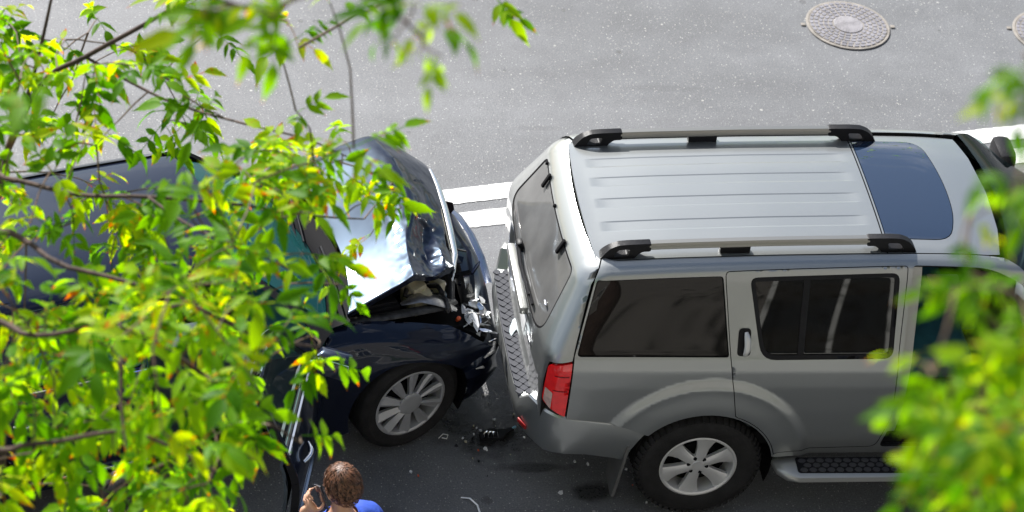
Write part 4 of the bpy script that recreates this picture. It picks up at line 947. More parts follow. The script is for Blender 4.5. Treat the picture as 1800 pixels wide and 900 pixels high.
# autumn blotches creep in from the tips and edges of some leaves
am = N('ShaderNodeMath'); am.operation = 'MULTIPLY_ADD'; am.inputs[1].default_value = .30; L(sx.outputs[1], am.inputs[0]); L(nz.outputs['Fac'], am.inputs[2])
ao = N('ShaderNodeMath'); ao.operation = 'MULTIPLY_ADD'; ao.inputs[1].default_value = .15; L(f2.outputs[0], ao.inputs[0]); L(am.outputs[0], ao.inputs[2])
mr = N('ShaderNodeMapRange'); mr.inputs['From Min'].default_value = .84; mr.inputs['From Max'].default_value = .95; L(ao.outputs[0], mr.inputs['Value'])
mc = N('ShaderNodeMix'); mc.data_type = 'RGBA'; L(mr.outputs[0], mc.inputs['Factor']); L(rp.outputs[0], mc.inputs['A']); mc.inputs['B'].default_value = (.40, .105, .010, 1)
L(mc.outputs['Result'], b.inputs['Base Color']); b.inputs['Roughness'].default_value = .5; b.inputs['Specular IOR Level'].default_value = .13
tl_ = N('ShaderNodeBsdfTranslucent'); hs = N('ShaderNodeHueSaturation'); hs.inputs['Value'].default_value = 2.6; hs.inputs['Saturation'].default_value = 1.05; hs.inputs['Hue'].default_value = .494
L(mc.outputs['Result'], hs.inputs['Color']); L(hs.outputs[0], tl_.inputs['Color'])
ms = N('ShaderNodeMixShader'); ms.inputs[0].default_value = .58; L(b.outputs[0], ms.inputs[1]); L(tl_.outputs[0], ms.inputs[2]); L(ms.outputs[0], t.nodes['Material Output'].inputs['Surface'])
M['leaf'] = m
M['bark'] = mat('bark', (.055, .032, .024), .85, var=.4, vscale=14, bump=.6, bscale=35)
M['twig'] = mat('twig', (.10, .060, .035), .7, var=.4, vscale=20)
WP = [(0, .05), (.09, .50), (.20, .88), (.33, 1.0), (.44, .90), (.52, 1.0), (.60, .66), (.68, .66), (.78, .34), (.89, .11), (1, .0)]
def leaflet(V, F, VC, M4, Ln, Wd, fold, droop, rv, rnd):
    k = len(V); curl = rnd.uniform(-.18, .18)
    for i, (t_, w_) in enumerate(WP):
        x = Ln*t_; z = -droop*Ln*t_*t_; ww = Wd*w_*(1+rnd.uniform(-.08, .08)); sy = curl*Ln*t_*t_
        for s in (-1, 0, 1):
            V.append(tuple(M4 @ Vector((x, s*ww+sy, z+abs(s)*ww*fold)))); VC.append((rv, max(t_**2, abs(s)*.55), 0, 1))
    for i in range(len(WP)-1):
        a = k+i*3; F += [(a, a+3, a+4, a+1), (a+1, a+4, a+5, a+2)]
def compound_leaf(seed, size=1.0):
    rnd = random.Random(seed); V = []; F = []; VC = []
    n = rnd.choice([3, 5, 5, 5, 7]); L0 = .105*size; rl = L0*(.9+.42*(n-3)/2); rv = 0
    pet = rl*rnd.uniform(.32, .45)
    def rach(q): return Vector((q, .04*q*math.sin(seed), -.55*q*q))
    # stalk: a thin three-sided strip
    st = [rach(pet*.0), rach(pet*.6), rach(pet), rach((pet+rl)/2), rach(rl)]
    for i in range(4):
        a, b_ = st[i], st[i+1]; k = len(V); w_ = .0018*size
        for p in (a, b_): V += [tuple(p+Vector((0, w_, 0))), tuple(p+Vector((0, -w_, 0))), tuple(p+Vector((0, 0, w_*1.5)))]; VC += [(0.9, .6, 0, 1)]*3
        F += [(k, k+3, k+4, k+1), (k+1, k+4, k+5, k+2), (k+2, k+5, k+3, k)]
    for j in range((n-1)//2):
        q = pet+(rl-pet)*(j/((n-1)//2))*.92
        for s in (-1, 1):
            M4 = Matrix.Translation(rach(q)) @ Matrix.Rotation(s*R(rnd.uniform(42, 68)), 4, 'Z') @ Matrix.Rotation(R(rnd.uniform(0, 30)), 4, 'Y') @ Matrix.Rotation(R(rnd.uniform(-32, 32)), 4, 'X')
            sc_ = rnd.uniform(.72, 1.0)*(1-.10*j); leaflet(V, F, VC, M4, L0*sc_, L0*.178*sc_*rnd.uniform(.85, 1.2), rnd.uniform(.12, .5), rnd.uniform(.1, .5), rv, rnd)
    M4 = Matrix.Translation(rach(rl)) @ Matrix.Rotation(R(rnd.uniform(-15, 15)), 4, 'Z') @ Matrix.Rotation(R(rnd.uniform(5, 35)), 4, 'Y') @ Matrix.Rotation(R(rnd.uniform(-25, 25)), 4, 'X')
    leaflet(V, F, VC, M4, L0*1.2, L0*.20, rnd.uniform(.12, .4), rnd.uniform(.1, .5), rv, rnd)
    return V, F, VC
LEAVES = [compound_leaf(s) for s in range(12)]
def leaf_mesh(V, F, VC, name='leaf'):
    me = bpy.data.meshes.new(name); me.from_pydata(V, [], F); me.update()
    at = me.color_attributes.new('leafvar', 'FLOAT_COLOR', 'POINT'); at.data.foreach_set('color', np.array(VC, np.float32).ravel())
    me.polygons.foreach_set('use_smooth', [True]*len(me.polygons)); me.materials.append(M['leaf']); return me
LEAF_ME = [leaf_mesh(*l) for l in LEAVES]
def leaf_frame(pos, dirv, upv, s):
    x = dirv.normalized(); z = upv-x*upv.dot(x); z.normalize(); y = z.cross(x)
    return Matrix(((x.x*s, y.x*s, z.x*s, pos.x), (x.y*s, y.y*s, z.y*s, pos.y), (x.z*s, y.z*s, z.z*s, pos.z), (0, 0, 0, 1)))
def make_tree(name, label, base, trunk, limbs, sprays, seed, extra=(), smin=.85, smax=1.2, toward=None):
    """trunk and limbs: lists of (point, radius); sprays: (point, n leaves, scale, in view)"""
    rnd = random.Random(seed); root = empty(name, base); tag(root, label, 'tree', 'street trees on the near pavement'); B = Vector(base)
    def rel(p): return Vector(p)-B
    def smoothpts(P, rr):
        out = []; ro = []
        for i in range(len(P)-1):
            p0, p1, p2, p3 = P[max(i-1, 0)], P[i], P[i+1], P[min(i+2, len(P)-1)]
            for k in range(5):
                q = k/5; out.append(.5*((2*p1)+(p2-p0)*q+(2*p0-5*p1+4*p2-p3)*q*q+(3*p1-p0-3*p2+p3)*q**3)); ro.append(rr[i]+(rr[i+1]-rr[i])*q)
        out.append(P[-1]); ro.append(rr[-1]); return out, ro
    nodes = []
    P, rr = smoothpts([rel(p) for p, r in trunk], [r for p, r in trunk]); MB().tube(P, rr, 12).build('trunk', 'bark', root, 60)
    nodes += P[len(P)//2:]
    for lb in limbs:
        P, rr = smoothpts([rel(p) for p, r in lb], [r for p, r in lb]); MB().tube(P, rr, 8).build('limb', 'bark', root, 60); nodes += P
    tw = MB(); allL = []
    todo = [(rel(p), n, s, vis) for p, n, s, vis in sprays]
    todo.sort(key=lambda q: min((q[0]-n).length for n in nodes))
    for p, n, s, vis in todo:
        a = min(nodes, key=lambda q: (q-p).length+(0.25 if q.z < p.z-.5 else 0)); d = p-a; Ld = max(d.length, .05)
        mid = a.lerp(p, .5)+Vector((rnd.uniform(-.1, .1), rnd.uniform(-.1, .1), rnd.uniform(0, .14)))*Ld
        pts = [a, a.lerp(mid, .5)+Vector((0, 0, .02*Ld)), mid, mid.lerp(p, .55)+Vector((0, 0, .03*Ld)), p]
        r0_ = min(.011, .0032+.0032*Ld); tw.tube(pts, [r0_, r0_*.9, r0_*.8, r0_*.65, .0022], 5, cap=False); nodes += [mid, p]
        dn = (p-pts[3]).normalized()
        for i in range(n):
            q = rnd.random()**1.5; pos = p.lerp(pts[3], q*min(1, .22/max(.05, (p-pts[3]).length)))
            az = rnd.uniform(0, 2*math.pi); dv = Vector((math.cos(az), math.sin(az), rnd.uniform(-.55, .25)))+dn*.5
            uv = Vector((rnd.uniform(-.4, .4), rnd.uniform(-.7, .2), 1.0)); allL.append((pos, dv, uv, s*rnd.uniform(smin, smax), vis, rnd.randrange(12)))
    tag(tw.build('twigs', 'twig', root, 60), kind='stuff')
    seen = [l for l in allL if l[4]]; rest = [l for l in allL if not l[4]]
    seen.sort(key=lambda l: (B+l[0]-Vector(CAM)).length/l[3]); rest += seen[300:]; seen = seen[:300]
    for pos, dv, uv, s, vis, k in seen:
        o = bpy.data.objects.new('leaf', LEAF_ME[k]); o.matrix_local = leaf_frame(pos, dv, uv, s); COL.objects.link(o); o.parent = root
    for (p, n, spread) in extra:                     # the rest of the crown, outside the picture
        c = rel(p)
        for i in range(n):
            v = Vector((rnd.gauss(0, 1), rnd.gauss(0, 1), rnd.gauss(0, 1)))*spread*.5; az = rnd.uniform(0, 6.3)
            rest.append((c+v, Vector((math.cos(az), math.sin(az), rnd.uniform(-.7, .1))), Vector((rnd.uniform(-.4, .4), rnd.uniform(-.4, .4), 1)), rnd.uniform(1, 1.5), False, rnd.randrange(12)))
    if rest:
        VV, FF, CC = [], [], []; off = 0
        for pos, dv, uv, s, vis, k in rest:
            V, F, VC = LEAVES[k]; A = np.array(leaf_frame(pos, dv, uv, s)); P_ = np.array(V) @ A[:3, :3].T+A[:3, 3]; rv = rnd.random()
            VV.append(P_); FF += [tuple(i+off for i in f) for f in F]; C_ = np.array(VC); C_[:, 0] = rv; CC.append(C_); off += len(V)
        VV = np.concatenate(VV); me = leaf_mesh([tuple(v) for v in VV], FF, np.concatenate(CC), 'foliage'); tag(link(bpy.data.objects.new('foliage', me), root), kind='stuff')
    return root
# --- left tree: how thick its foliage is over each 100 px square of the photograph (0..1), with the distance of the leaves there
DEN = [[.72, .66, .60, .42, .22, .05, .00, .00],
       [.92, .62, .45, .20, .03, .10, .00, .00],
       [.95, .60, .22, .45, .80, .80, .18, .00],
       [.55, .55, .60, .85, 1.0, 1.0, .45, .00],
       [.90, .85, .85, 1.0, .90, .22, .04, .00],
       [1.0, 1.0, 1.0, 1.0, .95, .35, .00, .00],
       [1.0, 1.0, 1.0, 1.0, .95, .25, .00, .00],
       [1.0, 1.0, 1.0, 1.0, .62, .02, .00, .00],
       [1.0, .75, .80, 1.0, .50, .00, .00, .00]]
rnd = random.Random(5); SPR = []
for j, row in enumerate(DEN):
    for i, dn_ in enumerate(row):
        n = dn_*3.9; n = int(n)+(1 if rnd.random() < n-int(n) else 0)
        for _ in range(n):
            px, py = i*100+rnd.uniform(0, 100), j*100+rnd.uniform(-10, 90); px = min(px, [999, 999, 999, 999, 590, 525, 470, 420, 380][j]-rnd.uniform(0, 60))
            near_, far_ = (11.0, 13.5) if j < 3 and i < 4 else ((9.5, 12.5) if j < 5 else (8.6, 11.5))
            SPR.append((img_pt(px, py, rnd.uniform(near_, far_)), rnd.choice([3, 3, 4]), 1.02, True))
for _ in range(46):                                  # just beyond the left and lower edges of the picture
    if rnd.random() < .6: px, py = rnd.uniform(-260, -20), rnd.uniform(0, 950)
    else: px, py = rnd.uniform(-50, 480), rnd.uniform(910, 1050)
    SPR.append((img_pt(px, py, rnd.uniform(9, 12.5)), 3, 1.0, False))
for px, py, d, n, s in [(420, 10, 6.9, 3, 1.0), (355, 20, 6.8, 2, 1.0), (520, 0, 7.0, 2, .95), (480, 30, 7.0, 2, .8), (690, 25, 6.6, 2, .72), (725, 5, 6.5, 3, .75), (775, 35, 6.7, 2, .7), (690, 72, 6.6, 2, .55), (735, 95, 6.6, 2, .5), (775, 100, 6.6, 1, .6), (880, -8, 10.5, 2, .8), (580, 5, 9.5, 2, .8),
                        (650, 415, 12.5, 2, .85), (705, 365, 12.4, 2, .7), (690, 320, 12.2, 2, .8), (595, 500, 11.5, 2, .8), (640, 300, 11.8, 3, .9), (600, 245, 11.8, 2, .8), (520, 195, 11, 2, .7), (575, 640, 10.8, 3, .95), (545, 590, 10.8, 2, .9), (530, 765, 10, 1, .9)]:
    SPR.append((img_pt(px, py, d), n, s*(1.12 if d > 9 else .9), True))
T0 = (-6.6, -5.6, 0)
trunk = [((-6.6, -5.6, -.05), .17), ((-6.5, -5.55, 1.6), .14), ((-6.45, -5.65, 3.4), .12), ((-6.3, -5.8, 5.2), .10), ((-6.15, -6.0, 7.2), .07), ((-6.0, -6.2, 8.8), .035)]
ip = img_pt
limbs = [
 [((-6.45, -5.65, 3.6), .06), (ip(-150, 520, 12.6), .022), (ip(-10, 310, 12.4), .014), (ip(70, 150, 12.3), .012), (ip(150, 100, 12.2), .011), (ip(250, 45, 12.0), .010), (ip(335, -5, 11.8), .009), (ip(420, -60, 11.5), .005)],
 [((-6.45, -5.65, 3.4), .05), (ip(-120, 480, 12.2), .026), (ip(20, 240, 12.3), .012), (ip(62, 120, 12.2), .009), (ip(92, -10, 12.0), .006)],
 [(ip(150, 100, 12.2), .007), (ip(290, 175, 12.0), .006), (ip(420, 215, 11.6), .005), (ip(540, 245, 11.5), .004), (ip(630, 285, 11.8), .0025)],
 [(ip(260, 346, 10.9), .006), (ip(340, 400, 10.6), .005), (ip(440, 440, 10.4), .004), (ip(540, 490, 10.8), .0025)],
 [((-6.35, -5.75, 4.6), .05), (ip(-140, 300, 11.6), .022), (ip(8, 313, 11.3), .010), (ip(136, 342, 11.1), .009), (ip(260, 346, 10.9), .008), (ip(420, 360, 11.0), .006), (ip(560, 380, 11.5), .005), (ip(640, 385, 12.1), .003)],
 [((-6.3, -5.8, 5.0), .05), (ip(-140, 420, 10.6), .014), (ip(120, 470, 10.2), .009), (ip(300, 520, 10.0), .007), (ip(450, 590, 10.2), .008), (ip(560, 610, 10.6), .004)],
 [((-6.25, -5.9, 5.6), .05), (ip(-140, 560, 9.8), .014), (ip(60, 590, 9.6), .009), (ip(208, 572, 9.5), .010), (ip(330, 640, 9.5), .009), (ip(440, 720, 9.7), .006), (ip(530, 780, 9.9), .003)],
 [((-6.2, -5.95, 6.2), .05), (ip(-140, 760, 9.4), .013), (ip(60, 780, 9.3), .009), (ip(230, 760, 9.2), .007), (ip(380, 830, 9.2), .006)],
 [((-6.1, -6.1, 7.8), .04), (ip(-160, -60, 8.6), .016), (ip(120, -90, 7.9), .010), (ip(330, -20, 7.4), .007), (ip(470, 20, 7.5), .008), (ip(560, -30, 7.6), .007), (ip(680, 15, 6.7), .005), (ip(745, 70, 6.6), .003)],
 [(ip(211, 556, 9.3), .007), (ip(213, 640, 9.2), .008), (ip(214, 720, 9.15), .006), (ip(222, 790, 9.1), .003)],
]
make_tree('tree', 'leafy green tree with yellowing leaves covering the left of the picture', T0, trunk, limbs, SPR, 11, extra=[((-6.2, -6.6, 7.6), 90, 1.5), ((-7.0, -6.6, 6.2), 90, 1.6), ((-5.8, -7.6, 6.4), 80, 1.4)])
# --- right tree, closest to the lens
SPR = []; rnd = random.Random(9)
for _ in range(34):
    py = rnd.uniform(615, 960); lo = 1560+max(0, (670-py))*1.0+(40 if py > 790 else 0)-(20 if 620 < py < 700 else 0)
    SPR.append((img_pt(rnd.uniform(lo+85, 1860), py, rnd.uniform(4.9, 6.2)), rnd.choice([3, 3, 4]), .62, True))
for px, py, d, n, s in [(1640, 660, 6.2, 3, .55), (1625, 640, 6.3, 2, .48), (1700, 480, 6.4, 4, .5), (1690, 425, 6.4, 1, .45), (1705, 385, 6.5, 1, .45), (1680, 510, 6.3, 1, .4), (1790, 315, 6.0, 3, .5), (1775, 345, 6.0, 2, .42), (1805, 280, 6.1, 2, .45), (1812, 112, 5.8, 3, .5), (1812, 170, 5.9, 2, .42), (1785, 570, 6.4, 3, .5), (1800, 530, 6.3, 3, .5), (1640, 800, 6.2, 3, .6), (1640, 860, 6.2, 3, .6), (1630, 700, 6.3, 2, .6)]:
    SPR.append((img_pt(px, py, d-1.0), n, s*1.12, True))
for _ in range(16): SPR.append((img_pt(rnd.uniform(1860, 2100), rnd.uniform(100, 950), rnd.uniform(5.8, 7.2)), 3, .65, False))
T1 = (.6, -8.2, 0)
trunk = [((.6, -8.2, -.05), .15), ((.55, -8.25, 2.5), .12), ((.45, -8.3, 5), .09), ((.3, -8.35, 7.2), .06), ((.2, -8.4, 9.0), .025)]
limbs = [
 [((.48, -8.3, 4.6), .045), (ip(2000, 860, 6.9), .020), (ip(1850, 800, 6.6), .010), (ip(1740, 760, 6.4), .007), (ip(1640, 680, 6.3), .004)],
 [((.42, -8.3, 5.6), .04), (ip(1950, 640, 6.7), .016), (ip(1820, 620, 6.5), .009), (ip(1740, 560, 6.4), .006), (ip(1700, 470, 6.4), .004), (ip(1708, 385, 6.5), .002)],
 [((.35, -8.33, 6.6), .035), (ip(1930, 430, 6.4), .012), (ip(1840, 330, 6.1), .006), (ip(1785, 325, 5.2), .003)],
 [((.32, -8.34, 6.9), .03), (ip(1930, 200, 6.2), .010), (ip(1850, 130, 5.0), .005), (ip(1800, 125, 4.65), .003)],
]
make_tree('tree', 'out of focus yellow-green branch tips closest to the lens on the right', T1, trunk, limbs, SPR, 23, extra=[((.4, -8.4, 7.8), 90, 1.6), ((.9, -7.8, 6.4), 80, 1.5)])
# --- two street trees on the far pavement: outside the picture, seen as reflections in the sunroof and bonnet
def far_tree(x, y, h, seed):
    rnd_ = random.Random(seed); ex = []
    for k in range(16):
        a = rnd_.uniform(0, 6.3); r_ = rnd_.uniform(.3, 2.2); ex.append(((x+r_*math.cos(a), y+r_*math.sin(a), h*.72+rnd_.uniform(-2.2, 2.2)*(1-r_/4)), 26, 2.2))
    tk = [((x, y, 0), .22), ((x+.1, y, h*.3), .18), ((x, y+.1, h*.6), .12), ((x, y, h*.9), .05)]
    lb = [[((x, y, h*.4), .08), ((x+1.2*math.cos(k*1.3), y+1.2*math.sin(k*1.3), h*.6), .05), ((x+2*math.cos(k*1.3), y+2*math.sin(k*1.3), h*.75), .02)] for k in range(5)]
    return ex, tk, lb
for k, (a_, h_, s_, lab) in enumerate([(9.5, 11.5, 3, 'taller street tree on the far pavement, mirrored in the sunroof'), (15.0, 10.0, 8, 'lower street tree further along the far pavement, beyond the right edge')]):
    q = road_pt(a_, 13.9, 0); ex, tk, lb = far_tree(q[0], q[1], h_, s_); make_tree('tree', lab, (q[0], q[1], 0), tk, lb, [], s_, extra=ex)['group'] = 'street trees on the far pavement'
# ================================================================== PEOPLE
M['skin'] = mat('skin', (.50, .27, .17), .5, var=.08, vscale=20)
M['hair_brown'] = mat('hair_brown', (.115, .046, .020), .5, var=.7, vscale=55)
M['hair_brown_root'] = mat('hair_brown_root', (.022, .009, .005), .7)
M['hair_dark_root'] = mat('hair_dark_root', (.010, .007, .006), .7)
M['eye'] = mat('eye', (.6, .6, .58), .2)
def evaluated(ob):
    dg = bpy.context.evaluated_depsgraph_get(); e_ = ob.evaluated_get(dg); me = bpy.data.meshes.new_from_object(e_); return me
def skin_mesh(chains, rad, sub=2, root=0):
    """one continuous skin grown over joints; chains: lists of joint names, rad: name -> (point, radius)"""
    names = []; E_ = []
    for ch in chains:
        for n in ch:
            if n not in names: names.append(n)
        E_ += [(names.index(a), names.index(b_)) for a, b_ in zip(ch, ch[1:])]
    me = bpy.data.meshes.new('tmp'); me.from_pydata([rad[n][0] for n in names], E_, []); me.update()
    ob = bpy.data.objects.new('tmp', me); COL.objects.link(ob)
    ob.modifiers.new('s', 'SKIN'); sv = me.skin_vertices[0].data
    for i, n in enumerate(names):
        r_ = rad[n][1]; sv[i].radius = r_ if isinstance(r_, tuple) else (r_, r_); sv[i].use_root = (i == root)
    ss = ob.modifiers.new('u', 'SUBSURF'); ss.levels = sub; ss.render_levels = sub
    out = evaluated(ob); bpy.data.objects.remove(ob); return out
def ell(c, r, n=20, rot=None):
    V = []; F = []; m_ = n//2
    for i in range(m_+1):
        ph = math.pi*i/m_
        for j in range(n):
            th = 2*math.pi*j/n; p = Vector((r[0]*math.sin(ph)*math.cos(th), r[1]*math.sin(ph)*math.sin(th), r[2]*math.cos(ph)))
            if rot: p = rot @ p
            V.append((p[0]+c[0], p[1]+c[1], p[2]+c[2]))
    for i in range(m_):
        for j in range(n): F.append((i*n+j, i*n+(j+1) % n, (i+1)*n+(j+1) % n, (i+1)*n+j))
    return V, F
def fuse(meshes, extra, voxel, name, m_, parent, smooth_it=6):
    bm = bmesh.new()
    for me in meshes: bm.from_mesh(me)
    me = bpy.data.meshes.new(name); bm.to_mesh(me); bm.free()
    V = [tuple(v.co) for v in me.vertices]; F = [tuple(p.vertices) for p in me.polygons]
    for v, f in extra:
        k = len(V); V += v; F += [tuple(i+k for i in q) for q in f]
    ob = mesh('tmp', V, F, None, None, None, True)
    rm = ob.modifiers.new('r', 'REMESH'); rm.mode = 'VOXEL'; rm.voxel_size = voxel
    sm_ = ob.modifiers.new('s', 'SMOOTH'); sm_.iterations = smooth_it; sm_.factor = .5
    out = evaluated(ob); bpy.data.objects.remove(ob); out.name = name
    out.polygons.foreach_set('use_smooth', [True]*len(out.polygons)); out.materials.clear(); out.materials.append(M[m_]); return link(bpy.data.objects.new(name, out), parent)
def person(label, loc, rz, shirt, trousers, hair, phone, seed, arm='hang', collar=None):
    rnd_ = random.Random(seed); P = empty('person', loc, rz); P.scale = (1.04, 1.04, 1.01); tag(P, label, 'person')
    J = {'pel': ((0, 0, .93), (.15, .10)), 'sp': ((0, .0, 1.12), (.135, .095)), 'ch': ((0, .0, 1.30), (.155, .105)), 'nb': ((0, -.015, 1.455), (.062, .060)), 'nk': ((0, .0, 1.53), .054), 'hd': ((0, .015, 1.60), .06)}
    for s, n in ((1, 'r'), (-1, 'l')):
        J['sh'+n] = ((s*.175, -.01, 1.405), .062); J['hip'+n] = ((s*.09, 0, .88), .092); J['kn'+n] = ((s*.10, .02, .50), .058); J['an'+n] = ((s*.105, -.02, .10), .040); J['to'+n] = ((s*.12, .13, .045), .036)
        if n == 'l' and phone:
            J['el'+n] = ((-.285, .125, 1.205), .042); J['wr'+n] = ((-.178, .115, 1.440), .028)
        else: J['el'+n] = ((s*.245, -.03, 1.13), .043); J['wr'+n] = ((s*.255, .05, .885), .029)
    body = skin_mesh([['pel', 'sp', 'ch', 'nb', 'nk', 'hd'], ['ch', 'shr', 'elr', 'wrr'], ['ch', 'shl', 'ell', 'wrl'], ['pel', 'hipr', 'knr', 'anr', 'tor'], ['pel', 'hipl', 'knl', 'anl', 'tol']], J)
    ex = [ell((0, .015, 1.655), (.076, .096, .108), 28), ell((0, .045, 1.585), (.058, .068, .062), 20), ell((0, .118, 1.632), (.015, .022, .022), 10), ell((0, .100, 1.60), (.026, .014, .008), 10)]
    for s in (-1, 1): ex += [ell((s*.078, .005, 1.628), (.010, .022, .034), 12), ell((s*.083, -.006, 1.632), (.007, .016, .026), 10)]
    def finger(pts, r_):
        q = MB(); q.tube(pts, [r_, r_*1.02, r_*.95, r_*.72], 8); return (q.v, q.f)
    if phone:     # left hand closed round the phone at the ear
        ex.append(ell((-.128, .076, 1.508), (.024, .038, .048), 14, Matrix.Rotation(R(-18), 3, 'Y'))); ex.append(ell((-.155, .098, 1.462), (.026, .028, .046), 14))
        for k in range(4):
            z = 1.527+.024*k; y = .100-.012*k; ex.append(finger([(-.140, y-.01, z-.018), (-.147, y+.020, z), (-.126, y+.042, z+.010), (-.104, y+.038, z+.013)], .0088))
        ex.append(finger([(-.118, .046, 1.50), (-.106, .028, 1.530), (-.103, .020, 1.556), (-.103, .018, 1.58)], .0098))
    sides = [(1, 'r')]+([] if phone else [(-1, 'l')])
    for s, n in sides:
        w_ = Vector(J['wr'+n][0]); ex.append(ell(tuple(w_+Vector((0, .014, -.055))), (.017, .038, .050), 14))
        for k in range(4):
            a = w_+Vector((0, -.016+.020*k, -.095)); ex.append(finger([tuple(a), tuple(a+Vector((-s*.004, .004, -.034-.004*(k in (1, 2))))), tuple(a+Vector((-s*.012, .010, -.060))), tuple(a+Vector((-s*.022, .014, -.078)))], .0085))
        a = w_+Vector((0, .045, -.03)); ex.append(finger([tuple(a), tuple(a+Vector((-s*.006, .018, -.025))), tuple(a+Vector((-s*.010, .022, -.048))), tuple(a+Vector((-s*.014, .020, -.062)))], .0095))
    bo = fuse([body], ex, .0065, 'body', 'skin', P, 4)
    # clothes: taken off the body itself by nearest bone, then let out a little
    bones = [('pel', 'sp', 't'), ('sp', 'ch', 't'), ('ch', 'nb', 't'), ('ch', 'shr', 't'), ('ch', 'shl', 't'), ('nb', 'nk', 'n'), ('nk', 'hd', 'n'), ('shr', 'elr', 'a'), ('shl', 'ell', 'a'), ('elr', 'wrr', 'f'), ('ell', 'wrl', 'f'), ('pel', 'hipr', 'l'), ('pel', 'hipl', 'l'), ('hipr', 'knr', 'l'), ('hipl', 'knl', 'l'), ('knr', 'anr', 'l'), ('knl', 'anl', 'l'), ('anr', 'tor', 'o'), ('anl', 'tol', 'o')]
    me0 = bo.data; n0 = len(me0.vertices); co = np.zeros(n0*3); me0.vertices.foreach_get('co', co); co = co.reshape(-1, 3); no = np.array([tuple(v.normal) for v in me0.vertices])
    D = []; TT = []
    for a, b_, k in bones:
        A, B_ = np.array(J[a][0]), np.array(J[b_][0]); d = B_-A; t_ = np.clip(((co-A) @ d)/(d @ d), 0, 1); D.append(np.linalg.norm(co-(A+t_[:, None]*d), axis=1)); TT.append(t_)
    D = np.array(D); ki = D.argmin(0); tt = np.array(TT)[ki, np.arange(n0)]; kd = np.array([bones[k][2] for k in ki])
    def garment(name, mask, let, m_, top):
        ids = np.where(mask)[0]; rem = {int(v): i for i, v in enumerate(ids)}
        F_ = [tuple(rem[v] for v in p.vertices) for p in me0.polygons if all(v in rem for v in p.vertices)]
        par = list(range(len(ids)))
        def find(a):
            while par[a] != a: par[a] = par[par[a]]; a = par[a]
            return a
        for f in F_:
            r_ = find(f[0])
            for v in f[1:]: par[find(v)] = r_
        rt_ = [find(i) for i in range(len(ids))]; big = max(set(rt_), key=rt_.count); F_ = [f for f in F_ if rt_[f[0]] == big]
        keep = sorted({v for f in F_ for v in f}); r2 = {v: i for i, v in enumerate(keep)}; F_ = [tuple(r2[v] for v in f) for f in F_]; ids = ids[keep]
        fold = .006*np.sin(co[ids, 2]*46+3*co[ids, 0]*20)*np.sin(co[ids, 0]*31+co[ids, 1]*17)
        V_ = co[ids]+no[ids]*(let[ids]+fold)[:, None]
        o = mesh(name, V_, F_, m_, P, None, False); o.data.polygons.foreach_set('use_smooth', [True]*len(o.data.polygons))
        q = o.modifiers.new('smooth', 'SMOOTH'); q.iterations = 6; q.factor = .5
        q = o.modifiers.new('thick', 'SOLIDIFY'); q.thickness = .004; q.offset = 1; return o
    z = co[:, 2]; tm_ = ((kd == 't') | ((kd == 'l') & (z > .82)) | ((kd == 'a') & (tt < .62)) | ((kd == 'n') & (z < 1.474-.25*np.maximum(0, co[:, 1])))) & (z > .82)
    tm_ |= (np.abs(co[:, 0]) < .185) & (z > .82) & (z < 1.40) & (kd != 'n') & ~((co[:, 1] > .085) & phone)
    s_o = garment('shirt', tm_, np.where(kd == 'a', .017, .013)+.012*np.clip((1.1-z)/.25, 0, 1), shirt, 1)
    if collar:
        q = MB(); q.tube([(.072*math.cos(k*math.pi/10), -.012+.068*math.sin(k*math.pi/10), 1.470-.012*math.sin(k*math.pi/10)) for k in range(21)], .009, 6, cap=False); q.build('collar', collar, s_o, 60)
    garment('trousers', ((kd == 'l') | ((kd == 't') & (z < .96))) & (z > .06) & (z < .96), np.where(z < .5, .020, .010), trousers, 0)
    for s in (-1, 1):
        q = MB(); q.v, q.f = ell((s*.112, .055, .045), (.048, .145, .050), 16); q.v = [(x, y, max(0, z)) for x, y, z in q.v]; q.build('shoe', 'black_plastic', P, 60)
        v, f = ell((s*.030, .098, 1.655), (.012, .010, .009), 12); mesh('eye', v, f, 'eye', P, 60)
    # hair: a cap down to the nape plus combed locks turning round the crown
    hb = MB(); c = Vector((0, .008, 1.662)); rows = []
    for i in range(15):
        row = []
        for j in range(36):
            th = 2*math.pi*j/36; front = max(0, math.sin(th)); low = R(128)-R(64)*front**1.3-R(14)*abs(math.cos(th))**6
            ph = low*i/14; r_ = 1.0+.035*(1-i/14)-.05*(i == 14)
            row.append((c.x+.0845*r_*math.sin(ph)*math.cos(th), c.y-.004+.104*r_*math.sin(ph)*math.sin(th), c.z+.112*r_*math.cos(ph)))
        rows.append(row+[row[0]])
    hb.grid(rows); ho_ = hb.build('hair', hair+'_root', P, 80)
    lk_ = MB(); crown = (.012, -.035)
    for k in range(1300):
        th = rnd_.uniform(0, 2*math.pi); front = max(0, math.sin(th)); low = R(124)-R(60)*front**1.3-R(12)*abs(math.cos(th))**6; ph0 = low*rnd_.random()**.7; rk = rnd_.random(); rk2 = rnd_.uniform(-.3, 1); tw_ = rnd_.uniform(-.05, .22); pts = []
        for q in range(4):
            ph = min(low*1.02, ph0+q*R(6)); t2 = th+q*tw_; rr_ = 1.03+.085*rk+(.045*rk2 if q == 3 else .018*rk2*q)
            pts.append(Vector((c.x+.0845*rr_*math.sin(ph)*math.cos(t2), c.y-.004+.104*rr_*math.sin(ph)*math.sin(t2), c.z+.112*rr_*math.cos(ph))))
        w_ = rnd_.uniform(.0024, .0055); k0_ = len(lk_.v); side = Vector((-math.sin(th), math.cos(th), 0))
        lk_.v += [tuple(p+side*w_*(1-q/3.2)*s_) for q, p in enumerate(pts) for s_ in (-1, 1)]; lk_.f += [(k0_+2*q, k0_+2*q+1, k0_+2*q+3, k0_+2*q+2) for q in range(3)]
    tag(lk_.build('locks', hair, ho_, 80, False), kind='stuff')
    return P
M['blue_cotton'] = mat('blue_cotton', (.02, .07, .42), .8, var=.15, vscale=12, bump=.15)
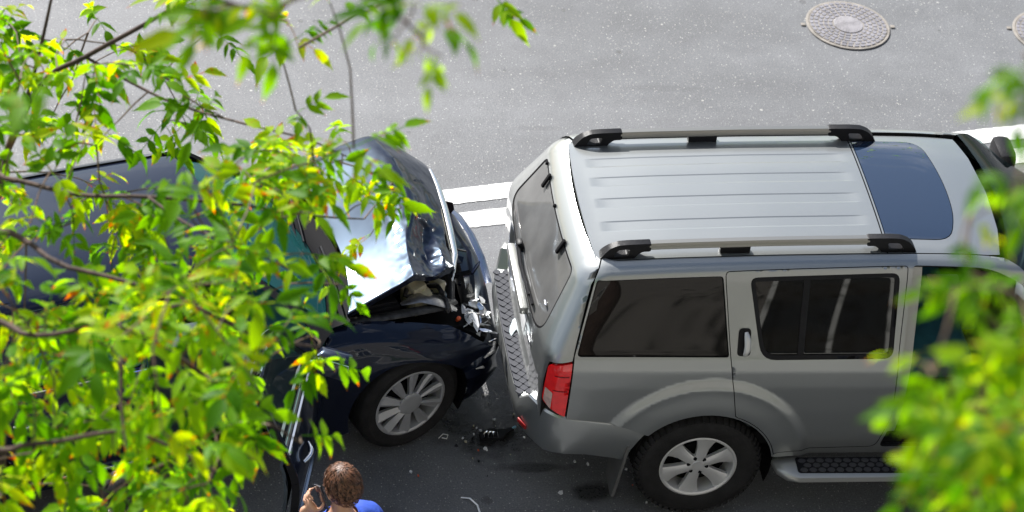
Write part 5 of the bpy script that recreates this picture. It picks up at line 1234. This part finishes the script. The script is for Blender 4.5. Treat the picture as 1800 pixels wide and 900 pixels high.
M['white_cotton'] = mat('white_cotton', (.70, .70, .72), .8, var=.06, vscale=12, bump=.15)
M['denim'] = mat('denim', (.035, .05, .10), .85, var=.2, vscale=25)
M['dark_cloth'] = mat('dark_cloth', (.02, .02, .024), .85, var=.2)
boy = person('brown-haired person in a blue shirt holding a phone to the left ear', (-2.333, -2.395, 0), R(30), 'blue_cotton', 'denim', 'hair_brown', True, 3)
M['hair_dark'] = mat('hair_dark', (.018, .012, .009), .4, var=.4, vscale=40)
person('person in a white top with dark collar, half hidden by leaves', (-3.47, -2.42, 0), R(-20), 'white_cotton', 'dark_cloth', 'hair_dark', False, 4, collar='dark_cloth')
# the phone in the hand: a thing of its own, resting against the ear
ph = empty('phone', (0, 0, 0)); tag(ph, 'dark mobile phone held against the left ear of the person in blue', 'phone')
q = MB(); q.box((0, 0, 0), (.010, .066, .136), None, .004); pb = q.build('case', M.setdefault('phone_dark', mat('phone_dark', (.02, .018, .03), .2, coat=.6)), ph, 40)
q = MB(); q.box((.0055, 0, .002), (.001, .060, .120), None, .0); q.build('screen', 'window_pane', ph, None)
q = MB(); q.box((-.0055, .020, .050), (.002, .016, .016), None, .0006); q.build('camera_bump', 'chrome', ph, None)
bpy.context.view_layer.update()
ph.matrix_world = boy.matrix_world @ Matrix.Translation((-.0945, .050, 1.588)) @ Matrix.Rotation(R(-8), 4, 'Y') @ Matrix.Rotation(R(-28), 4, 'X')
# ================================================================== DEBRIS ON THE ROAD
def litter(name, label, cat, x, y, mb, m_, rot=(0, 0, 0), z=.004, group=None):
    o = mb.build(name, m_, None, 40); o.location = (x, y, z); o.rotation_euler = rot; return tag(o, label, cat, group)
e = empty('lamp_fragment', (-1.10, -.215, .004), R(8)); tag(e, 'broken black lamp fragment with bright ribs lying between the cars', 'debris')
q = MB(); q.prism([(-.10, -.03), (.03, -.045), (.06, -.01), (.13, .035), (.135, .05), (.05, .03), (-.02, .05), (-.10, .03)], 0, .022, lambda a, b_, h: (a, b_, h*(1-abs(a)*3))); q.build('backing', 'black_plastic', e, 40)
for k in range(4):
    q = MB(); q.tube([(-.088+k*.030, -.030-.004*k, .022), (-.070+k*.027, .004*k, .026), (-.050+k*.022, .030-.006*k, .018)], [.004, .010-.001*k, .005], 6, flat=.4); q.build('rib', 'chrome', e, 60)
q = MB(); q.box((.128, .043, .012), (.03, .014, .012), (0, 0, .5), .003); q.build('clip', M.setdefault('ice_blue', mat('ice_blue', (.3, .55, .7), .2)), e)
rnd = random.Random(4)
litter('plastic_shard', 'pale plastic shard on the road below the silver bumper corner', 'debris', -.767, -.73, shard(rnd, .05, .04, .006), 'white', (.2, .1, 1))
litter('plastic_shard', 'thin clear strip of headlamp plastic curled at the bottom edge of the road', 'debris', -1.33, -.81, MB().tube([(-.05, .05, 0), (0, .03, .012), (.04, -.03, .012), (.05, -.09, 0)], .006, 6, flat=.4), 'lens_shard')
litter('wire_loop', 'small pale wire loop on the road beside the dark front wheel', 'debris', -1.43, -.22, MB().tube([(-.03, -.015, 0), (0, .015, .008), (.03, .005, .008), (.02, -.02, 0), (-.01, -.01, 0)], .003, 5), 'white')
litter('plate_piece', 'torn white and blue plastic strip lying on the rear step pad', 'debris', -1.035, .02, shard(rnd, .17, .05, .005), M.setdefault('torn_white', mat('torn_white', (.62, .72, .76), .3, var=.3, vscale=30)), (.1, -.15, 1.2), .684)
for k in range(40):
    x, y = (rnd.uniform(-1.7, .0), rnd.uniform(-.95, .0)) if k % 2 else (rnd.gauss(-1.12, .16), rnd.gauss(-.22, .16)); s_ = rnd.uniform(.008, .032)
    litter('glass_crumb', 'tiny pale crumb of broken lamp on the dark road between the cars', 'debris', x, y, shard(rnd, s_, s_*.8, s_*.35), rnd.choice(['lens_shard', 'white', 'orange_plastic', 'black_plastic']) if k % 6 else 'cream', (rnd.uniform(-.3, .3), rnd.uniform(-.3, .3), rnd.uniform(0, 6)), .004, 'crumbs of broken lamp scattered between the cars')
